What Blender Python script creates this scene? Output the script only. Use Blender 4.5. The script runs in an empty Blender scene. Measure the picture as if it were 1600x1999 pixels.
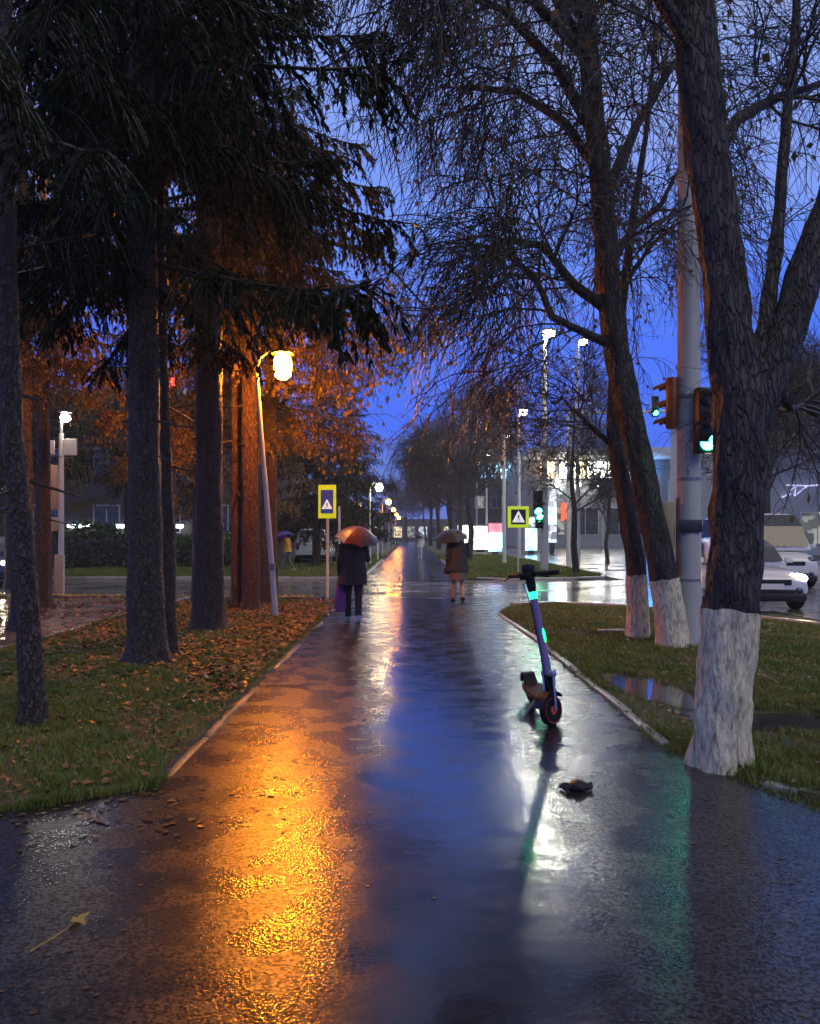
import bpy, bmesh, math, random
import numpy as np
from mathutils import Vector, Matrix, Euler
from mathutils.noise import noise as NOISE
PI = math.pi
R = math.radians
C = bpy.context.scene.collection
sc = bpy.context.scene

# ------------------------------------------------------------------ camera, sky, sun, exposure
CAM_Z = 1.5
cam = bpy.data.cameras.new('camera')
cam.sensor_fit = 'HORIZONTAL'; cam.sensor_width = 36; cam.lens = 36.0
cam.shift_y = 45.0 / 1600
cam.clip_start = 0.05; cam.clip_end = 2000
cam_ob = bpy.data.objects.new('camera', cam); C.objects.link(cam_ob)
cam_ob.location = (0, 0, CAM_Z); cam_ob.rotation_euler = (R(90), 0, 0)
sc.camera = cam_ob

SUN_EL, SUN_ROT = R(-4.0), R(200)
world = bpy.data.worlds.new('World'); sc.world = world; world.use_nodes = True
wn, wl = world.node_tree.nodes, world.node_tree.links
wn.clear()
w_out = wn.new('ShaderNodeOutputWorld'); w_bg = wn.new('ShaderNodeBackground')
w_sky = wn.new('ShaderNodeTexSky'); w_sky.sky_type = 'NISHITA'; w_sky.sun_disc = False
w_sky.sun_elevation = SUN_EL; w_sky.sun_rotation = SUN_ROT
w_sky.air_density = 1.0; w_sky.dust_density = 1.0; w_sky.ozone_density = 4.0
w_co = wn.new('ShaderNodeTexCoord'); w_sep = wn.new('ShaderNodeSeparateXYZ')
wl.new(w_co.outputs['Generated'], w_sep.inputs[0])
w_ramp = wn.new('ShaderNodeValToRGB')           # blue hour: deep blue band low down, pale rain cloud higher up
e = w_ramp.color_ramp.elements
e[0].position = 0.0; e[0].color = (0.13, 0.20, 0.50, 1)
e[1].position = 0.10; e[1].color = (0.05, 0.14, 0.80, 1)
for p, c in ((0.25, (0.06, 0.16, 0.80, 1)), (0.34, (0.13, 0.25, 0.80, 1)), (0.48, (0.23, 0.33, 0.74, 1)), (0.65, (0.34, 0.35, 0.42, 1))):
    k = e.new(p); k.color = c
w_noise = wn.new('ShaderNodeTexNoise'); w_noise.inputs['Scale'].default_value = 2.6; w_noise.inputs['Detail'].default_value = 5
w_map = wn.new('ShaderNodeMapping'); w_map.inputs['Scale'].default_value = (1, 1, 2.6)
wl.new(w_co.outputs['Generated'], w_map.inputs[0]); wl.new(w_map.outputs[0], w_noise.inputs['Vector'])
w_ma = wn.new('ShaderNodeMath'); w_ma.operation = 'MULTIPLY_ADD'; w_ma.inputs[1].default_value = 0.32; w_ma.inputs[2].default_value = -0.16
wl.new(w_noise.outputs['Fac'], w_ma.inputs[0])
w_add = wn.new('ShaderNodeMath'); w_add.operation = 'ADD'
wl.new(w_sep.outputs['Z'], w_add.inputs[0]); wl.new(w_ma.outputs[0], w_add.inputs[1])
wl.new(w_add.outputs[0], w_ramp.inputs['Fac'])
w_mix = wn.new('ShaderNodeMix'); w_mix.data_type = 'RGBA'; w_mix.blend_type = 'ADD'; w_mix.inputs[0].default_value = 0.15
wl.new(w_ramp.outputs['Color'], w_mix.inputs[6]); wl.new(w_sky.outputs['Color'], w_mix.inputs[7])
wl.new(w_mix.outputs[2], w_bg.inputs['Color'])
w_bg.inputs['Strength'].default_value = 1.05
wl.new(w_bg.outputs[0], w_out.inputs['Surface'])

sun = bpy.data.lights.new('sun', 'SUN'); sun.energy = 0.72; sun.angle = R(40); sun.color = (1.0, 0.86, 0.62)
sun_ob = bpy.data.objects.new('sun', sun); C.objects.link(sun_ob); sun_ob.rotation_euler = (R(48), 0, R(38))

sc.view_settings.view_transform = 'Standard'; sc.view_settings.look = 'None'
sc.view_settings.exposure = 0.25; sc.view_settings.gamma = 1.0; sc.view_settings.use_curve_mapping = False
sc.cycles.use_denoising = True
try:
    sc.cycles.denoiser = 'OPENIMAGEDENOISE'
except Exception:
    pass
sc.cycles.max_bounces = 5; sc.cycles.diffuse_bounces = 2; sc.cycles.glossy_bounces = 3
sc.cycles.transmission_bounces = 3; sc.cycles.volume_bounces = 0; sc.cycles.transparent_max_bounces = 6
sc.cycles.sample_clamp_indirect = 6.0; sc.cycles.sample_clamp_direct = 0
sc.cycles.caustics_reflective = False; sc.cycles.caustics_refractive = False
sc.cycles.use_adaptive_sampling = True; sc.cycles.adaptive_threshold = 0.02
sc.cycles.use_light_tree = True

LAMP_ORANGE, LAMP_WHITE = 600.0, 600.0

# ------------------------------------------------------------------ helpers
def W(px, py, Y):
    """A spot of the photograph that stands Y metres ahead, as a point of the place."""
    return Vector(((px - 800) / 1600 * Y, Y, CAM_Z - (py - 1045) / 1600 * Y))

def tag(o, label=None, cat=None, group=None, kind=None):
    if label: o['label'] = label
    if cat: o['category'] = cat
    if group: o['group'] = group
    if kind: o['kind'] = kind
    return o

def empty(name, loc=(0, 0, 0), rz=0.0):
    o = bpy.data.objects.new(name, None); C.objects.link(o)
    o.location = loc; o.rotation_euler = (0, 0, rz); o.empty_display_size = 0.2
    return o

def link_mesh(name, me, parent=None):
    o = bpy.data.objects.new(name, me); C.objects.link(o)
    if parent is not None: o.parent = parent
    return o

def copy_tree(o, parent=None):
    c = o.copy(); C.objects.link(c)
    if parent is not None: c.parent = parent
    for ch in list(o.children):
        copy_tree(ch, c)
    return c

def np_mesh(name, verts, faces, mat, smooth=True, mats=None, mat_idx=None):
    """verts (N,3); faces: list of int arrays (M,3) or (M,4)."""
    me = bpy.data.meshes.new(name)
    verts = np.asarray(verts, dtype=np.float32).reshape(-1, 3)
    me.vertices.add(len(verts)); me.vertices.foreach_set('co', verts.ravel())
    loops = np.concatenate([f.ravel() for f in faces]).astype(np.int32)
    totals = np.concatenate([np.full(len(f), f.shape[1], dtype=np.int32) for f in faces])
    starts = np.concatenate([[0], np.cumsum(totals)[:-1]]).astype(np.int32)
    me.loops.add(len(loops)); me.loops.foreach_set('vertex_index', loops)
    me.polygons.add(len(totals)); me.polygons.foreach_set('loop_start', starts)
    try: me.polygons.foreach_set('loop_total', totals)
    except Exception: pass
    me.polygons.foreach_set('use_smooth', np.full(len(totals), smooth, dtype=bool))
    for m in (mats or [mat]): me.materials.append(m)
    if mat_idx is not None: me.polygons.foreach_set('material_index', np.asarray(mat_idx, dtype=np.int32))
    me.update(calc_edges=True); me.validate()
    return me

class MB:
    """Collects shapes and links them as one mesh object."""
    def __init__(s): s.v = []; s.f = []
    def add(s, vs, fs):
        b = len(s.v); s.v += [tuple(v) for v in vs]; s.f += [tuple(i + b for i in f) for f in fs]; return s
    def box(s, c, size, rot=None, bev=0.0):
        x, y, z = size[0] / 2, size[1] / 2, size[2] / 2
        if bev <= 0:
            vs = [Vector((a * x, b * y, d * z)) for a in (-1, 1) for b in (-1, 1) for d in (-1, 1)]
            fs = [(0, 1, 3, 2), (4, 6, 7, 5), (0, 4, 5, 1), (2, 3, 7, 6), (0, 2, 6, 4), (1, 5, 7, 3)]
        else:
            b = min(bev, x * .9, y * .9, z * .9)
            bm = bmesh.new(); bmesh.ops.create_cube(bm, size=1.0)
            for v in bm.verts: v.co = Vector((v.co.x * 2 * x, v.co.y * 2 * y, v.co.z * 2 * z))
            bmesh.ops.bevel(bm, geom=list(bm.edges), offset=b, segments=2, affect='EDGES', profile=.5)
            bm.verts.ensure_lookup_table(); bm.verts.index_update()
            vs = [v.co.copy() for v in bm.verts]; fs = [tuple(v.index for v in f.verts) for f in bm.faces]; bm.free()
        M = (Euler(rot).to_matrix() if rot is not None else Matrix.Identity(3))
        return s.add([M @ v + Vector(c) for v in vs], fs)
    def tube(s, pts, radii, n=10, cap=True, squash=None, jitter=0.0, rng=None):
        pts = [Vector(p) for p in pts]
        if not hasattr(radii, '__len__'): radii = [radii] * len(pts)
        b = len(s.v); prev = None
        for i, p in enumerate(pts):
            t = (pts[min(i + 1, len(pts) - 1)] - pts[max(i - 1, 0)]).normalized()
            if prev is None:
                ref = Vector((0, 1, 0)) if abs(t.y) < .9 else Vector((1, 0, 0))
                u = t.cross(ref).normalized()
            else:
                u = (prev - t * prev.dot(t)).normalized()
            prev = u; v = t.cross(u)
            for k in range(n):
                a = 2 * PI * k / n; r = radii[i]
                if jitter: r *= 1 + rng.uniform(-jitter, jitter)
                q = u * math.cos(a) * r * (squash[0] if squash else 1) + v * math.sin(a) * r * (squash[1] if squash else 1)
                s.v.append(tuple(p + q))
        for i in range(len(pts) - 1):
            for k in range(n):
                k2 = (k + 1) % n
                s.f.append((b + i * n + k, b + i * n + k2, b + (i + 1) * n + k2, b + (i + 1) * n + k))
        if cap:
            s.f.append(tuple(b + k for k in range(n))[::-1])
            s.f.append(tuple(b + (len(pts) - 1) * n + k for k in range(n)))
        return s
    def rings(s, rings, cap=True):
        b = len(s.v); n = len(rings[0])
        for r in rings: s.v += [tuple(p) for p in r]
        for i in range(len(rings) - 1):
            for k in range(n):
                k2 = (k + 1) % n
                s.f.append((b + i * n + k, b + i * n + k2, b + (i + 1) * n + k2, b + (i + 1) * n + k))
        if cap:
            s.f.append(tuple(b + k for k in range(n))[::-1]); s.f.append(tuple(b + (len(rings) - 1) * n + k for k in range(n)))
        return s
    def lathe(s, prof, n=16, c=(0, 0, 0), axis='z', cap=True):
        rs = []
        for r, h in prof:
            ring = []
            for k in range(n):
                a = 2 * PI * k / n; x, y = r * math.cos(a), r * math.sin(a)
                p = {'z': (x, y, h), 'y': (x, h, -y), 'x': (h, x, y)}[axis]
                ring.append((p[0] + c[0], p[1] + c[1], p[2] + c[2]))
            rs.append(ring)
        return s.rings(rs, cap)
    def ball(s, c, r, n=14, m=9):
        rr = r if hasattr(r, '__len__') else (r, r, r)
        rs = []
        for i in range(m + 1):
            t = -PI / 2 + PI * i / m; q = max(math.cos(t), 1e-3)
            rs.append([(c[0] + rr[0] * q * math.cos(2 * PI * k / n), c[1] + rr[1] * q * math.sin(2 * PI * k / n), c[2] + rr[2] * math.sin(t)) for k in range(n)])
        return s.rings(rs)
    def prism(s, poly, y0, y1, plane='xz'):
        def P(a, b, d): return {'xz': (a, d, b), 'xy': (a, b, d), 'yz': (d, a, b)}[plane]
        n = len(poly)
        vs = [P(a, b, y0) for a, b in poly] + [P(a, b, y1) for a, b in poly]
        fs = [tuple(range(n))[::-1], tuple(range(n, 2 * n))] + [(i, (i + 1) % n, n + (i + 1) % n, n + i) for i in range(n)]
        return s.add(vs, fs)
    def build(s, name, mat, parent=None, smooth=True, loc=None):
        me = bpy.data.meshes.new(name); me.from_pydata(s.v, [], s.f); me.materials.append(mat)
        bm = bmesh.new(); bm.from_mesh(me); bmesh.ops.recalc_face_normals(bm, faces=bm.faces); bm.to_mesh(me); bm.free()
        if smooth:
            me.polygons.foreach_set('use_smooth', np.ones(len(me.polygons), dtype=bool))
            try: me.set_sharp_from_angle(angle=R(38))
            except Exception: pass
        me.update()
        o = link_mesh(name, me, parent)
        if loc is not None: o.location = loc
        return o

# ------------------------------------------------------------------ materials
def new_mat(name):
    m = bpy.data.materials.new(name); m.use_nodes = True
    nt = m.node_tree; nt.nodes.clear()
    out = nt.nodes.new('ShaderNodeOutputMaterial')
    return m, nt.nodes, nt.links, out

def pm(name, col, rough=0.5, metal=0.0, var=0.25, scale=8.0, bump=0.0, bscale=40.0, col2=None, stretch=None, coat=0.0, spec=0.5, emit=None, estr=0.0, transl=0.0, detail=4, contrast=None, bdist=.02, plates=0.0):
    m, N, L, out = new_mat(name)
    b = N.new('ShaderNodeBsdfPrincipled')
    tc = N.new('ShaderNodeTexCoord'); vec = tc.outputs['Object']
    if stretch:
        mp = N.new('ShaderNodeMapping'); mp.inputs['Scale'].default_value = stretch
        L.new(vec, mp.inputs[0]); vec = mp.outputs[0]
    nz = N.new('ShaderNodeTexNoise'); nz.inputs['Scale'].default_value = scale; nz.inputs['Detail'].default_value = detail
    L.new(vec, nz.inputs['Vector'])
    mx = N.new('ShaderNodeMix'); mx.data_type = 'RGBA'
    c2 = col2 or tuple(min(1, c * (1 + var)) for c in col); c1 = col if col2 else tuple(c * (1 - var) for c in col)
    mx.inputs[6].default_value = (*c1, 1); mx.inputs[7].default_value = (*c2, 1)
    fac = nz.outputs['Fac']
    if contrast:
        mr = N.new('ShaderNodeMapRange'); mr.inputs[1].default_value = contrast[0]; mr.inputs[2].default_value = contrast[1]
        L.new(fac, mr.inputs[0]); fac = mr.outputs[0]
    L.new(fac, mx.inputs[0]); L.new(mx.outputs[2], b.inputs['Base Color'])
    b.inputs['Roughness'].default_value = rough; b.inputs['Metallic'].default_value = metal
    b.inputs['Specular IOR Level'].default_value = spec
    b.inputs['Coat Weight'].default_value = coat; b.inputs['Coat Roughness'].default_value = 0.08
    if bump:
        n2 = N.new('ShaderNodeTexNoise'); n2.inputs['Scale'].default_value = bscale; n2.inputs['Detail'].default_value = 5
        L.new(vec, n2.inputs['Vector'])
        bp = N.new('ShaderNodeBump'); bp.inputs['Strength'].default_value = bump; bp.inputs['Distance'].default_value = bdist
        hh_ = n2.outputs['Fac']
        if plates:
            vp = N.new('ShaderNodeTexVoronoi'); vp.feature = 'DISTANCE_TO_EDGE'; vp.inputs['Scale'].default_value = plates
            vd = N.new('ShaderNodeVectorMath'); vd.operation = 'MULTIPLY_ADD'; vd.inputs[1].default_value = (.05, .05, .05)
            L.new(n2.outputs['Color'], vd.inputs[0]); L.new(vec, vd.inputs[2]); L.new(vd.outputs[0], vp.inputs['Vector'])
            mr2 = N.new('ShaderNodeMapRange'); mr2.inputs[1].default_value = 0.0; mr2.inputs[2].default_value = 0.16; L.new(vp.outputs['Distance'], mr2.inputs[0])
            ad = N.new('ShaderNodeMath'); ad.operation = 'ADD'; L.new(mr2.outputs[0], ad.inputs[0]); L.new(n2.outputs['Fac'], ad.inputs[1]); hh_ = ad.outputs[0]
        L.new(hh_, bp.inputs['Height']); L.new(bp.outputs[0], b.inputs['Normal'])
    if emit:
        b.inputs['Emission Color'].default_value = (*emit, 1); b.inputs['Emission Strength'].default_value = estr
    sh = b.outputs[0]
    if transl:
        tr = N.new('ShaderNodeBsdfTranslucent'); L.new(mx.outputs[2], tr.inputs['Color'])
        ms = N.new('ShaderNodeMixShader'); ms.inputs[0].default_value = transl
        L.new(sh, ms.inputs[1]); L.new(tr.outputs[0], ms.inputs[2]); sh = ms.outputs[0]
    L.new(sh, out.inputs['Surface'])
    return m

def em(name, col, strength):
    m, N, L, out = new_mat(name)
    n = N.new('ShaderNodeEmission'); n.inputs[0].default_value = (*col, 1); n.inputs[1].default_value = strength
    L.new(n.outputs[0], out.inputs['Surface'])
    return m

def em2(name, c1, c2, strength, scale=1.5, contrast=(.42, .6), stretch=(1, 1, 1)):
    """a lit pane behind which shapes and goods show"""
    m, N, L, out = new_mat(name)
    tc = N.new('ShaderNodeTexCoord'); mp = N.new('ShaderNodeMapping'); mp.inputs['Scale'].default_value = stretch
    geo = N.new('ShaderNodeNewGeometry'); L.new(geo.outputs['Position'], mp.inputs[0])
    v = N.new('ShaderNodeTexVoronoi'); v.distance = 'CHEBYCHEV'; v.inputs['Scale'].default_value = scale; L.new(mp.outputs[0], v.inputs['Vector'])
    mr = N.new('ShaderNodeMapRange'); mr.inputs[1].default_value = contrast[0]; mr.inputs[2].default_value = contrast[1]; L.new(v.outputs['Color'], mr.inputs[0])
    mx = N.new('ShaderNodeMix'); mx.data_type = 'RGBA'; mx.inputs[6].default_value = (*c1, 1); mx.inputs[7].default_value = (*c2, 1); L.new(mr.outputs[0], mx.inputs[0])
    n = N.new('ShaderNodeEmission'); L.new(mx.outputs[2], n.inputs[0]); n.inputs[1].default_value = strength
    L.new(n.outputs[0], out.inputs['Surface'])
    return m

def wet_asphalt(name, base, grain_scale=95.0, film_x=None, rough_lo=0.06, rough_hi=0.30, bump=0.5, dirt=None, film_bias=0.0):
    m, N, L, out = new_mat(name)
    b = N.new('ShaderNodeBsdfPrincipled'); geo = N.new('ShaderNodeNewGeometry'); pos = geo.outputs['Position']
    def noise(scale, detail=4, dist=0.0):
        n = N.new('ShaderNodeTexNoise'); n.inputs['Scale'].default_value = scale; n.inputs['Detail'].default_value = detail
        n.inputs['Distortion'].default_value = dist
        L.new(pos, n.inputs['Vector']); return n.outputs['Fac']
    def math_(op, a, bb, c=None, clamp=False):
        n = N.new('ShaderNodeMath'); n.operation = op; n.use_clamp = clamp
        for i, q in enumerate((a, bb, c)):
            if q is None: continue
            if isinstance(q, (int, float)): n.inputs[i].default_value = q
            else: L.new(q, n.inputs[i])
        return n.outputs[0]
    def rng_(v, a, bb, c=0.0, d=1.0, smooth=True):
        n = N.new('ShaderNodeMapRange'); n.interpolation_type = 'SMOOTHSTEP' if smooth else 'LINEAR'
        n.inputs[1].default_value = a; n.inputs[2].default_value = bb; n.inputs[3].default_value = c; n.inputs[4].default_value = d
        L.new(v, n.inputs[0]); return n.outputs[0]
    big = noise(0.75, 6, 0.0)
    film = math_('MULTIPLY_ADD', big, 0.8 if film_x is not None else 1.0, film_bias + (0.10 if film_x is not None else 0.0))
    if film_x is not None:                         # worn, flatter middle of the path holds a film of water
        sep = N.new('ShaderNodeSeparateXYZ'); L.new(pos, sep.inputs[0])
        dx = math_('ABSOLUTE', math_('SUBTRACT', sep.outputs['X'], film_x[0]), 0)
        film = math_('ADD', film, rng_(dx, 0.15, film_x[1], 0.27, -0.22))
    film = rng_(film, 0.36, 0.80)                  # 0 rough stones, 1 water film
    gr = N.new('ShaderNodeTexVoronoi'); gr.inputs['Scale'].default_value = grain_scale; L.new(pos, gr.inputs['Vector'])
    gn = noise(grain_scale * 0.5, 5)
    grain = math_('ADD', math_('MULTIPLY', gr.outputs['Distance'], 0.7), math_('MULTIPLY', gn, 0.8))
    ripple = noise(5.0, 3)
    b0 = N.new('ShaderNodeBump'); b0.inputs['Strength'].default_value = 0.12; b0.inputs['Distance'].default_value = 0.02
    L.new(ripple, b0.inputs['Height'])
    bp = N.new('ShaderNodeBump'); bp.inputs['Distance'].default_value = 0.0028
    L.new(rng_(film, 0, 1, bump, bump * .25), bp.inputs['Strength'])
    L.new(grain, bp.inputs['Height']); L.new(b0.outputs[0], bp.inputs['Normal']); L.new(bp.outputs[0], b.inputs['Normal'])
    patch = rng_(noise(3.2, 5), 0.35, 0.68)          # wetter and drier spots
    rr_ = math_('ADD', rng_(film, 0, 1, rough_hi, rough_lo), math_('MULTIPLY', patch, -0.10 if film_x is not None else -0.03))
    L.new(rr_, b.inputs['Roughness'])
    cm = N.new('ShaderNodeMix'); cm.data_type = 'RGBA'
    cm.inputs[6].default_value = (*[c * .55 for c in base], 1); cm.inputs[7].default_value = (*[c * 1.6 for c in base], 1)
    L.new(math_('MULTIPLY', gr.outputs['Color'], 1.0), cm.inputs[0])
    col = cm.outputs[2]
    if dirt:
        d2 = N.new('ShaderNodeMix'); d2.data_type = 'RGBA'; d2.inputs[7].default_value = (*dirt, 1)
        L.new(col, d2.inputs[6]); L.new(rng_(noise(1.7, 6), 0.5, 0.72, 0, .7), d2.inputs[0]); col = d2.outputs[2]
    st = rng_(noise(grain_scale * 0.9, 4), 0.40, 0.60)
    stone = math_('MAXIMUM', rng_(film, 0.25, 1.0, 0.0, 0.85), st)
    if film_x is not None:                         # a few hairline cracks
        cv = N.new('ShaderNodeTexVoronoi'); cv.feature = 'DISTANCE_TO_EDGE'; cv.inputs['Scale'].default_value = 0.55
        wv = N.new('ShaderNodeVectorMath'); wv.operation = 'MULTIPLY_ADD'; wv.inputs[1].default_value = (.35, .35, .35)
        nc = N.new('ShaderNodeTexNoise'); nc.inputs['Scale'].default_value = 2.5; nc.inputs['Detail'].default_value = 5; L.new(pos, nc.inputs['Vector'])
        L.new(nc.outputs['Color'], wv.inputs[0]); L.new(pos, wv.inputs[2]); L.new(wv.outputs[0], cv.inputs['Vector'])
        ck = math_('MULTIPLY', rng_(cv.outputs['Distance'], 0.003, 0.010, 1.0, 0.0), rng_(noise(0.6, 2), 0.60, 0.68))
        stone = math_('MULTIPLY', stone, math_('SUBTRACT', 1.0, ck))
    L.new(rng_(stone, 0, 1, 0.12, 1.0, smooth=False), b.inputs['Specular IOR Level'])
    L.new(col, b.inputs['Base Color'])
    b.inputs['IOR'].default_value = 1.7
    L.new(b.outputs[0], out.inputs['Surface'])
    return m

M = {}
M['path'] = wet_asphalt('wet_asphalt_path', (0.014, 0.0135, 0.013), 75, film_x=(0.25, 1.0), rough_lo=0.20, rough_hi=0.31, bump=0.45, dirt=(0.022, 0.016, 0.010))
M['road'] = wet_asphalt('wet_asphalt_road', (0.13, 0.128, 0.115), 60, rough_lo=0.09, rough_hi=0.28, bump=0.18, film_bias=0.08)
M['sidepath'] = wet_asphalt('wet_asphalt_side', (0.13, 0.11, 0.085), 60, rough_lo=0.05, rough_hi=0.3, bump=0.3, dirt=(0.10, 0.055, 0.025), film_bias=0.03)
M['ground'] = pm('far_ground', (0.04, 0.045, 0.03), 0.9, var=.4, scale=.3)
M['lawn'] = pm('lawn_soil', (0.035, 0.045, 0.012), 0.75, scale=5, col2=(0.075, 0.048, 0.02), bump=.6, bscale=30, contrast=(.35, .65))
M['lawn_far'] = pm('lawn_grass_far', (0.045, 0.085, 0.012), 0.7, scale=3, col2=(0.075, 0.095, 0.02), bump=.8, bscale=60, contrast=(.3, .7))
M['blade'] = pm('grass_blade', (0.085, 0.140, 0.014), 0.42, scale=2.2, col2=(0.19, 0.19, 0.03), transl=.25, contrast=(.3, .7))
M['leaf_litter'] = pm('fallen_leaf', (0.12, 0.052, 0.018), 0.45, scale=9, col2=(0.25, 0.125, 0.04), spec=.35, contrast=(.3, .7))
M['leaf_wet'] = pm('soaked_leaf', (0.045, 0.025, 0.010), 0.30, scale=12, col2=(0.16, 0.085, 0.028), spec=.6, contrast=(.35, .7))
M['leaf_yellow'] = pm('yellow_leaf', (0.42, 0.27, 0.05), 0.35, scale=7, col2=(0.55, 0.40, 0.12), transl=.35)
M['leaf_tree'] = pm('hanging_leaf', (0.20, 0.12, 0.035), 0.45, scale=2, col2=(0.34, 0.24, 0.07), transl=.45, contrast=(.3, .7))
M['leaf_brown'] = pm('dry_leaf', (0.10, 0.065, 0.03), 0.5, scale=3, col2=(0.2, 0.14, 0.06), transl=.4)
M['kerb'] = pm('wet_concrete_kerb', (0.30, 0.29, 0.27), 0.28, scale=14, var=.45, bump=.35, bscale=50, spec=.7)
M['kerb_old'] = pm('old_dirty_kerb', (0.20, 0.17, 0.13), 0.35, scale=5, col2=(0.05, 0.045, 0.03), contrast=(.35, .6), bump=.5, bscale=40, spec=.7)
M['bark'] = pm('wet_bark', (0.028, 0.022, 0.017), 0.62, scale=14, col2=(0.075, 0.062, 0.048), bump=1.0, bscale=26, stretch=(1, 1, .2), contrast=(.3, .7), bdist=.05, plates=30)
M['bark_spruce'] = pm('spruce_bark', (0.035, 0.026, 0.02), 0.6, scale=22, col2=(0.085, 0.062, 0.046), bump=1.0, bscale=38, stretch=(1, 1, .45), contrast=(.3, .7), bdist=.05, plates=26)
M['bark_pine'] = pm('red_brown_bark', (0.04, 0.018, 0.01), 0.65, scale=18, col2=(0.11, 0.05, 0.025), bump=1.0, bscale=34, stretch=(1, 1, .35), contrast=(.3, .7), bdist=.05, plates=22)
M['twig'] = pm('dark_twig', (0.03, 0.024, 0.018), 0.45, var=.4, scale=3)
M['white_paint'] = pm('whitewash', (0.64, 0.57, 0.40), 0.8, scale=34, col2=(0.20, 0.17, 0.125), bump=.8, bscale=45, stretch=(1, 1, .3), contrast=(.46, .72), detail=9, bdist=.03)
M['needle'] = pm('spruce_needles', (0.010, 0.019, 0.008), 0.75, spec=.08, scale=1.5, col2=(0.018, 0.028, 0.010), transl=.3, contrast=(.3, .7))
M['needle_mid'] = pm('brownish_spruce_needles', (0.035, 0.036, 0.010), 0.6, spec=.2, scale=1.2, col2=(0.095, 0.075, 0.02), transl=.35, contrast=(.3, .7))  # lighter, browner copy of the needles: orange lamplight put into the colour
M['needle_gold'] = pm('larch_needles', (0.13, 0.085, 0.02), 0.5, scale=1.5, col2=(0.26, 0.17, 0.045), transl=.4, contrast=(.3, .7))
M['hedge'] = pm('hedge_leaf', (0.035, 0.075, 0.014), 0.45, scale=2, col2=(0.07, 0.12, 0.025), transl=.25)
M['concrete'] = pm('pole_concrete', (0.40, 0.39, 0.36), 0.55, scale=5, var=.3, bump=.25, bscale=50, stretch=(1, 1, .3))
M['metal_white'] = pm('galvanised_pole', (0.52, 0.54, 0.50), 0.42, scale=6, var=.25, bump=.05)
M['metal_dark'] = pm('dark_metal', (0.03, 0.03, 0.032), 0.4, metal=.3, var=.3)
M['metal_grey'] = pm('grey_metal', (0.22, 0.22, 0.22), 0.4, metal=.4, var=.2)
M['black_plastic'] = pm('black_plastic', (0.010, 0.010, 0.011), 0.42, var=.3, scale=20, spec=.25)
M['orange_box'] = pm('orange_housing', (0.22, 0.075, 0.025), 0.45, var=.35, scale=6)
M['beige_box'] = pm('beige_housing', (0.40, 0.30, 0.18), 0.5, var=.25, scale=6)
M['lamp_orange'] = em('sodium_glow', (1.0, 0.27, 0.012), LAMP_ORANGE)
M['lamp_orange_far'] = em('far_sodium_glow', (1.0, 0.33, 0.03), 170)
M['lamp_warm'] = em('warm_white_glow', (1.0, 0.80, 0.42), 170)
M['lamp_white'] = em('white_glow', (1.0, 1.0, 0.84), LAMP_WHITE)
M['lamp_corner'] = em('corner_white_glow', (1.0, 0.93, 0.74), 130)
M['lamp_dim'] = em('far_white_glow', (0.95, 0.98, 0.92), 60)
M['lamp_amber_dim'] = em('far_amber_glow', (1.0, 0.55, 0.12), 60)
M['glow_green'] = em('green_signal_glow', (0.02, 1.0, 0.45), 60)
M['glow_red'] = em('red_signal_glow', (1.0, 0.05, 0.04), 14)
M['glow_scooter'] = em('scooter_light', (0.012, 1.0, 0.20), 4.5)
M['glow_tube'] = em('white_tube_glow', (0.85, 0.92, 1.0), 10)
M['sign_yellow'] = pm('fluorescent_yellow_film', (0.62, 0.80, 0.02), 0.35, var=.05, emit=(0.62, 0.85, 0.02), estr=.35)  # added glow stands in for lamplight thrown back by the film
M['sign_blue'] = pm('sign_blue_film', (0.02, 0.05, 0.34), 0.35, var=.1, emit=(.02, .05, .3), estr=.25)  # unlit board; weak emission replaces the street light it would reflect
M['sign_black'] = pm('sign_dark_film', (0.01, 0.012, 0.02), 0.35, var=.1)
M['sign_white'] = pm('sign_white_film', (0.75, 0.75, 0.72), 0.35, var=.05, emit=(1, 1, 1), estr=.50)  # emission added as if street light bounced off the white
M['water'] = pm('puddle_water', (0.016, 0.015, 0.013), 0.04, var=.2, spec=1.0, coat=1.0, bump=.03, bscale=6)
M['mark'] = pm('worn_road_paint', (0.40, 0.40, 0.36), 0.22, scale=2.2, col2=(0.05, 0.05, 0.048), contrast=(.40, .60), detail=8, spec=.9)

# ------------------------------------------------------------------ the setting: ground, roads, paths, lawns, kerbs
def sheet(name, poly, z, mat, kind='structure', skirt=0.0, rough=0.0, seed=0):
    pts = list(poly)
    if rough:
        rg = random.Random(seed); out = []
        for (x0, y0), (x1, y1) in zip(pts, pts[1:] + pts[:1]):
            n = max(1, min(60, int(math.hypot(x1 - x0, y1 - y0) / .16)))
            for k in range(n):
                t = k / n; out.append((x0 + (x1 - x0) * t + (rg.uniform(-rough, rough) if k else 0), y0 + (y1 - y0) * t + (rg.uniform(-rough, rough) if k else 0)))
        pts = out
    n = len(pts); vs = [(x, y, z) for x, y in pts]; fs = [tuple(range(n))]
    me = bpy.data.meshes.new(name); me.from_pydata(vs, [], fs)
    me.materials.append(mat)
    bm = bmesh.new(); bm.from_mesh(me)
    for f in bm.faces:
        if f.normal.z < 0: f.normal_flip()
    if skirt:
        cx = sum(p[0] for p in pts) / n; cy = sum(p[1] for p in pts) / n
        r = bmesh.ops.extrude_edge_only(bm, edges=list(bm.edges))
        for v in r['geom']:
            if isinstance(v, bmesh.types.BMVert):
                d = Vector((v.co.x - cx, v.co.y - cy, 0)).normalized(); v.co += d * .05; v.co.z -= skirt
    bmesh.ops.triangulate(bm, faces=bm.faces); bm.to_mesh(me); bm.free()
    o = link_mesh(name, me); o['kind'] = kind
    return o

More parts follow.
